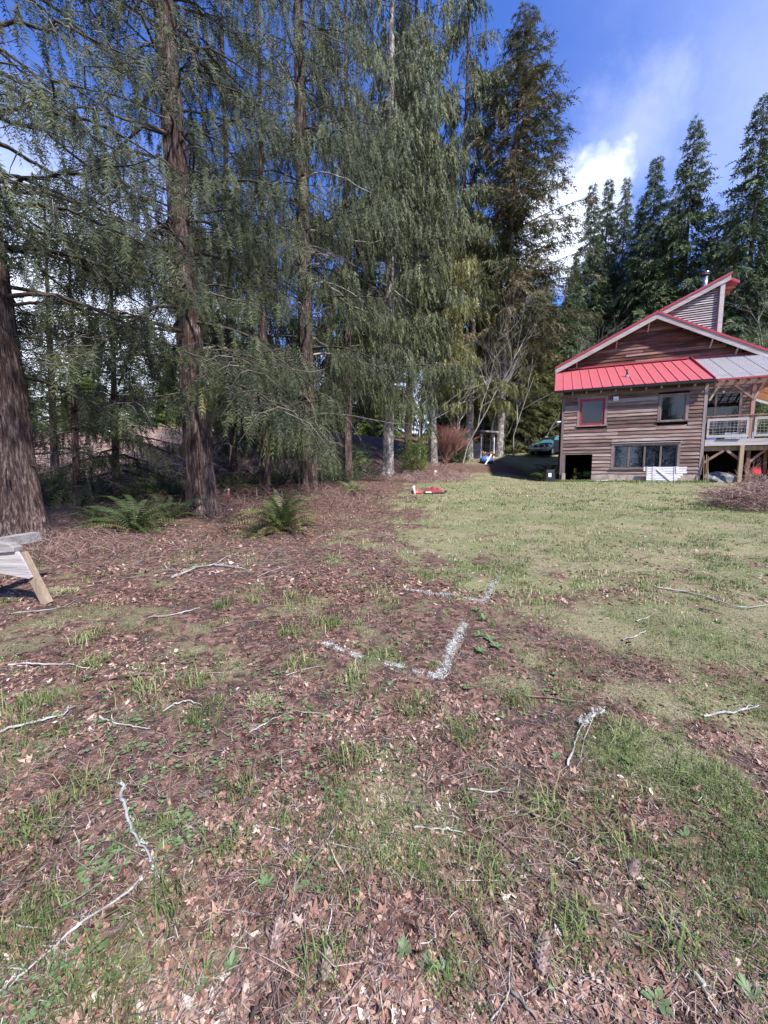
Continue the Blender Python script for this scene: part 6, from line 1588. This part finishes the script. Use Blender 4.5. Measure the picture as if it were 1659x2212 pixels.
# white marking: corner lines of chalky paint on blades and leaves
def paint_mark(label, legs, seed, n):
    global rng
    rng = np.random.default_rng(seed); parts = []
    for (a, b, w, dn) in legs:
        A, B = gpt(*a), gpt(*b); k = int(n * dn); u = rng.random(k); d = (B - A); d[2] = 0; nrm = np.array([-d[1], d[0], 0]) / np.linalg.norm(d)
        P = A[None] * (1 - u)[:, None] + B[None] * u[:, None] + nrm * rng.normal(0, w, k)[:, None]
        x, y = P[:, 0], P[:, 1]; t = np.clip(rng.normal(.60, .2, k), 0, 1); keep = fbm(x * 16, y * 16, seed, 2) > .38; x, y, t = x[keep], y[keep], t[keep]; k = len(x)
        parts.append(leaves(x, y, rng.uniform(.003, .009, k), t, 2, .5, z0=.010)); parts.append(blades(x, y, rng.uniform(.01, .035, k), np.full(k, .005), t, 1.5))
    V, F, T = merge(parts)
    o = mesh_np('white_ground_marking', V, F, 3, M['lichen'], tint=T); tag(o, label, 'ground marking', 'white corner markings on the ground')
paint_mark('nearer white painted corner line on the grass, the larger of the two', [((698, 1390), (945, 1466), .016, .9), ((945, 1466), (1006, 1348), .018, 1)], 701, 2300)
paint_mark('farther white painted corner line on the grass, the smaller of the two', [((872, 1271), (1045, 1300), .020, 1), ((1045, 1300), (1078, 1246), .022, .6)], 702, 1300)

# fallen cones, moss clump, sprigs
def cone(px, py, L, rot, label, tint=.5):
    p = gpt(px, py); mb = MB(); n = 14
    for i in range(n):
        f = i / (n - 1); rr = L * .17 * math.sin(math.pi * (.12 + .80 * f)) ** .7 + .002
        for j in range(8):
            a = j * .785 + i * .39; c = np.array([f * L, math.cos(a) * rr, math.sin(a) * rr]); o_ = np.array([.09 * L, math.cos(a) * L * .075, math.sin(a) * L * .075]); s = np.array([0, -math.sin(a), math.cos(a)]) * L * .055
            mb.add([c * [1, .7, .7] - s, c * [1, .7, .7] + s, c + o_ + s * .7, c + o_ * 1.12, c + o_ - s * .7], [(0, 1, 2, 3, 4)], min(1, max(0, tint + rnd.uniform(-.2, .25))))
    mb.tube([(0, 0, 0), (L, 0, 0)], [L * .10, L * .04], 8, .15)
    o = mb.build('fir_cone', M['twig'], None); o.location = p + [0, 0, L * .15]; o.rotation_euler = (0, 0, rot); tag(o, label, 'cone', 'fallen cones')
cone(591, 2062, .085, R(95), 'whitish scaled cone beside the forked grey branch', .5); cone(695, 2130, .085, R(80), 'brown open cone at the bottom centre')
cone(228, 2078 - 50, .08, R(30), 'brown cone beside the long diagonal pale branch'); cone(1018, 1990, .085, R(-60), 'brown cone right of centre in the lower half')
cone(1166, 2110, .10, R(60), 'wide brown cone near the bottom right of centre'); cone(1362, 1862 + 40, .08, R(45), 'reddish cone half sunk in the grass on the right')
cone(505, 1463 + 0, .08, R(10), 'small cone up by the left grass tufts'); cone(510, 1743, .07, R(15), 'small cone near the middle left clover patch')
def sprig(px, py, L, rot, label, mat='fir', tb=.85):
    global rng
    rng = np.random.default_rng(int(px)); p = gpt(px, py); k = 14; u = np.linspace(0, 1, k); mb = []
    P = np.stack([u * L, .06 * L * np.sin(u * 3), .02 + 0 * u], 1); sg = np.where(np.arange(k) % 2, 1, -1)
    D = np.stack([0 * u + .6, sg * .8, 0 * u + .05], 1); D /= np.linalg.norm(D, axis=1)[:, None]
    P = np.concatenate([P, P[::3]]); D = np.concatenate([D, np.tile([[1., 0, 0]], (len(P[::1]) - k, 1))])[:len(P)]
    n = len(P); side = np.cross(D, np.array([0, 0, 1.]))
    V, F, T = spray(P, D, np.full(n, L * .30) * rng.uniform(.6, 1.1, n), np.full(n, L * .035), np.clip(rng.normal(tb, .08, n), 0, 1), K=9, side=side, droop=0)
    V[:, 2] += .01; o = mesh_np('fallen_sprig', V, F, 3, M[mat], tint=T); o.location = p; o.rotation_euler = (0, 0, rot); tag(o, label, 'conifer sprig', 'green conifer sprigs on the ground')
sprig(0, 1840, .22, R(25), 'largest green sprig at the left edge in the lower half', tb=.7); sprig(70, 1705 + 55, .16, R(60), 'green sprig just above the largest one at the left edge', tb=.72)
sprig(860, 1620 + 40, .26, R(-70), 'green sprig in the centre below the white corner', tb=.7); sprig(1010, 1650, .22, R(-60), 'dark green sprig right of the centre one', tb=.68)
sprig(1060, 1935, .14, R(20), 'feathery green sprig lower right of centre', tb=.72); sprig(1440, 1820, .2, R(-70), 'blue green sprig near the right edge', tb=.65)
sprig(290, 1545, .4, R(-5), 'long green sprig lying below the left grass tufts', tb=.7); sprig(110, 2095, .07, R(30), 'tiny green sprig at the lower left', tb=.75)
sprig(830, 1330, .35, R(60), 'green sprig next to the thin dark curved twig', tb=.7)
def moss_clump(px, py, r, label, col, n=420):
    global rng
    rng = np.random.default_rng(int(px)); p = gpt(px, py); a = rng.uniform(0, 6.28, n); q = rng.random(n) ** .5 * r
    P = np.stack([np.cos(a) * q * 1.3, np.sin(a) * q, .0 + .4 * r * (1 - (q / r) ** 2) * rng.random(n)], 1); D = rng.normal(0, 1, (n, 3)); D[:, 2] = np.abs(D[:, 2]); D /= np.linalg.norm(D, axis=1)[:, None]
    V, F, T = spray(P, D, np.full(n, r * .28), np.full(n, r * .06), np.clip(rng.normal(.8, .12, n), 0, 1), K=3, droop=0)
    o = mesh_np('lichen_clump', V, F, 3, M[col], tint=T); o.location = p; tag(o, label, 'lichen')
moss_clump(570, 1517, .09, 'cream coloured clump of beard lichen in the middle of the litter', 'grass'); moss_clump(130, 1282, .15, 'pale stringy lichen lying right of the sawhorse foot', 'grass', 300)
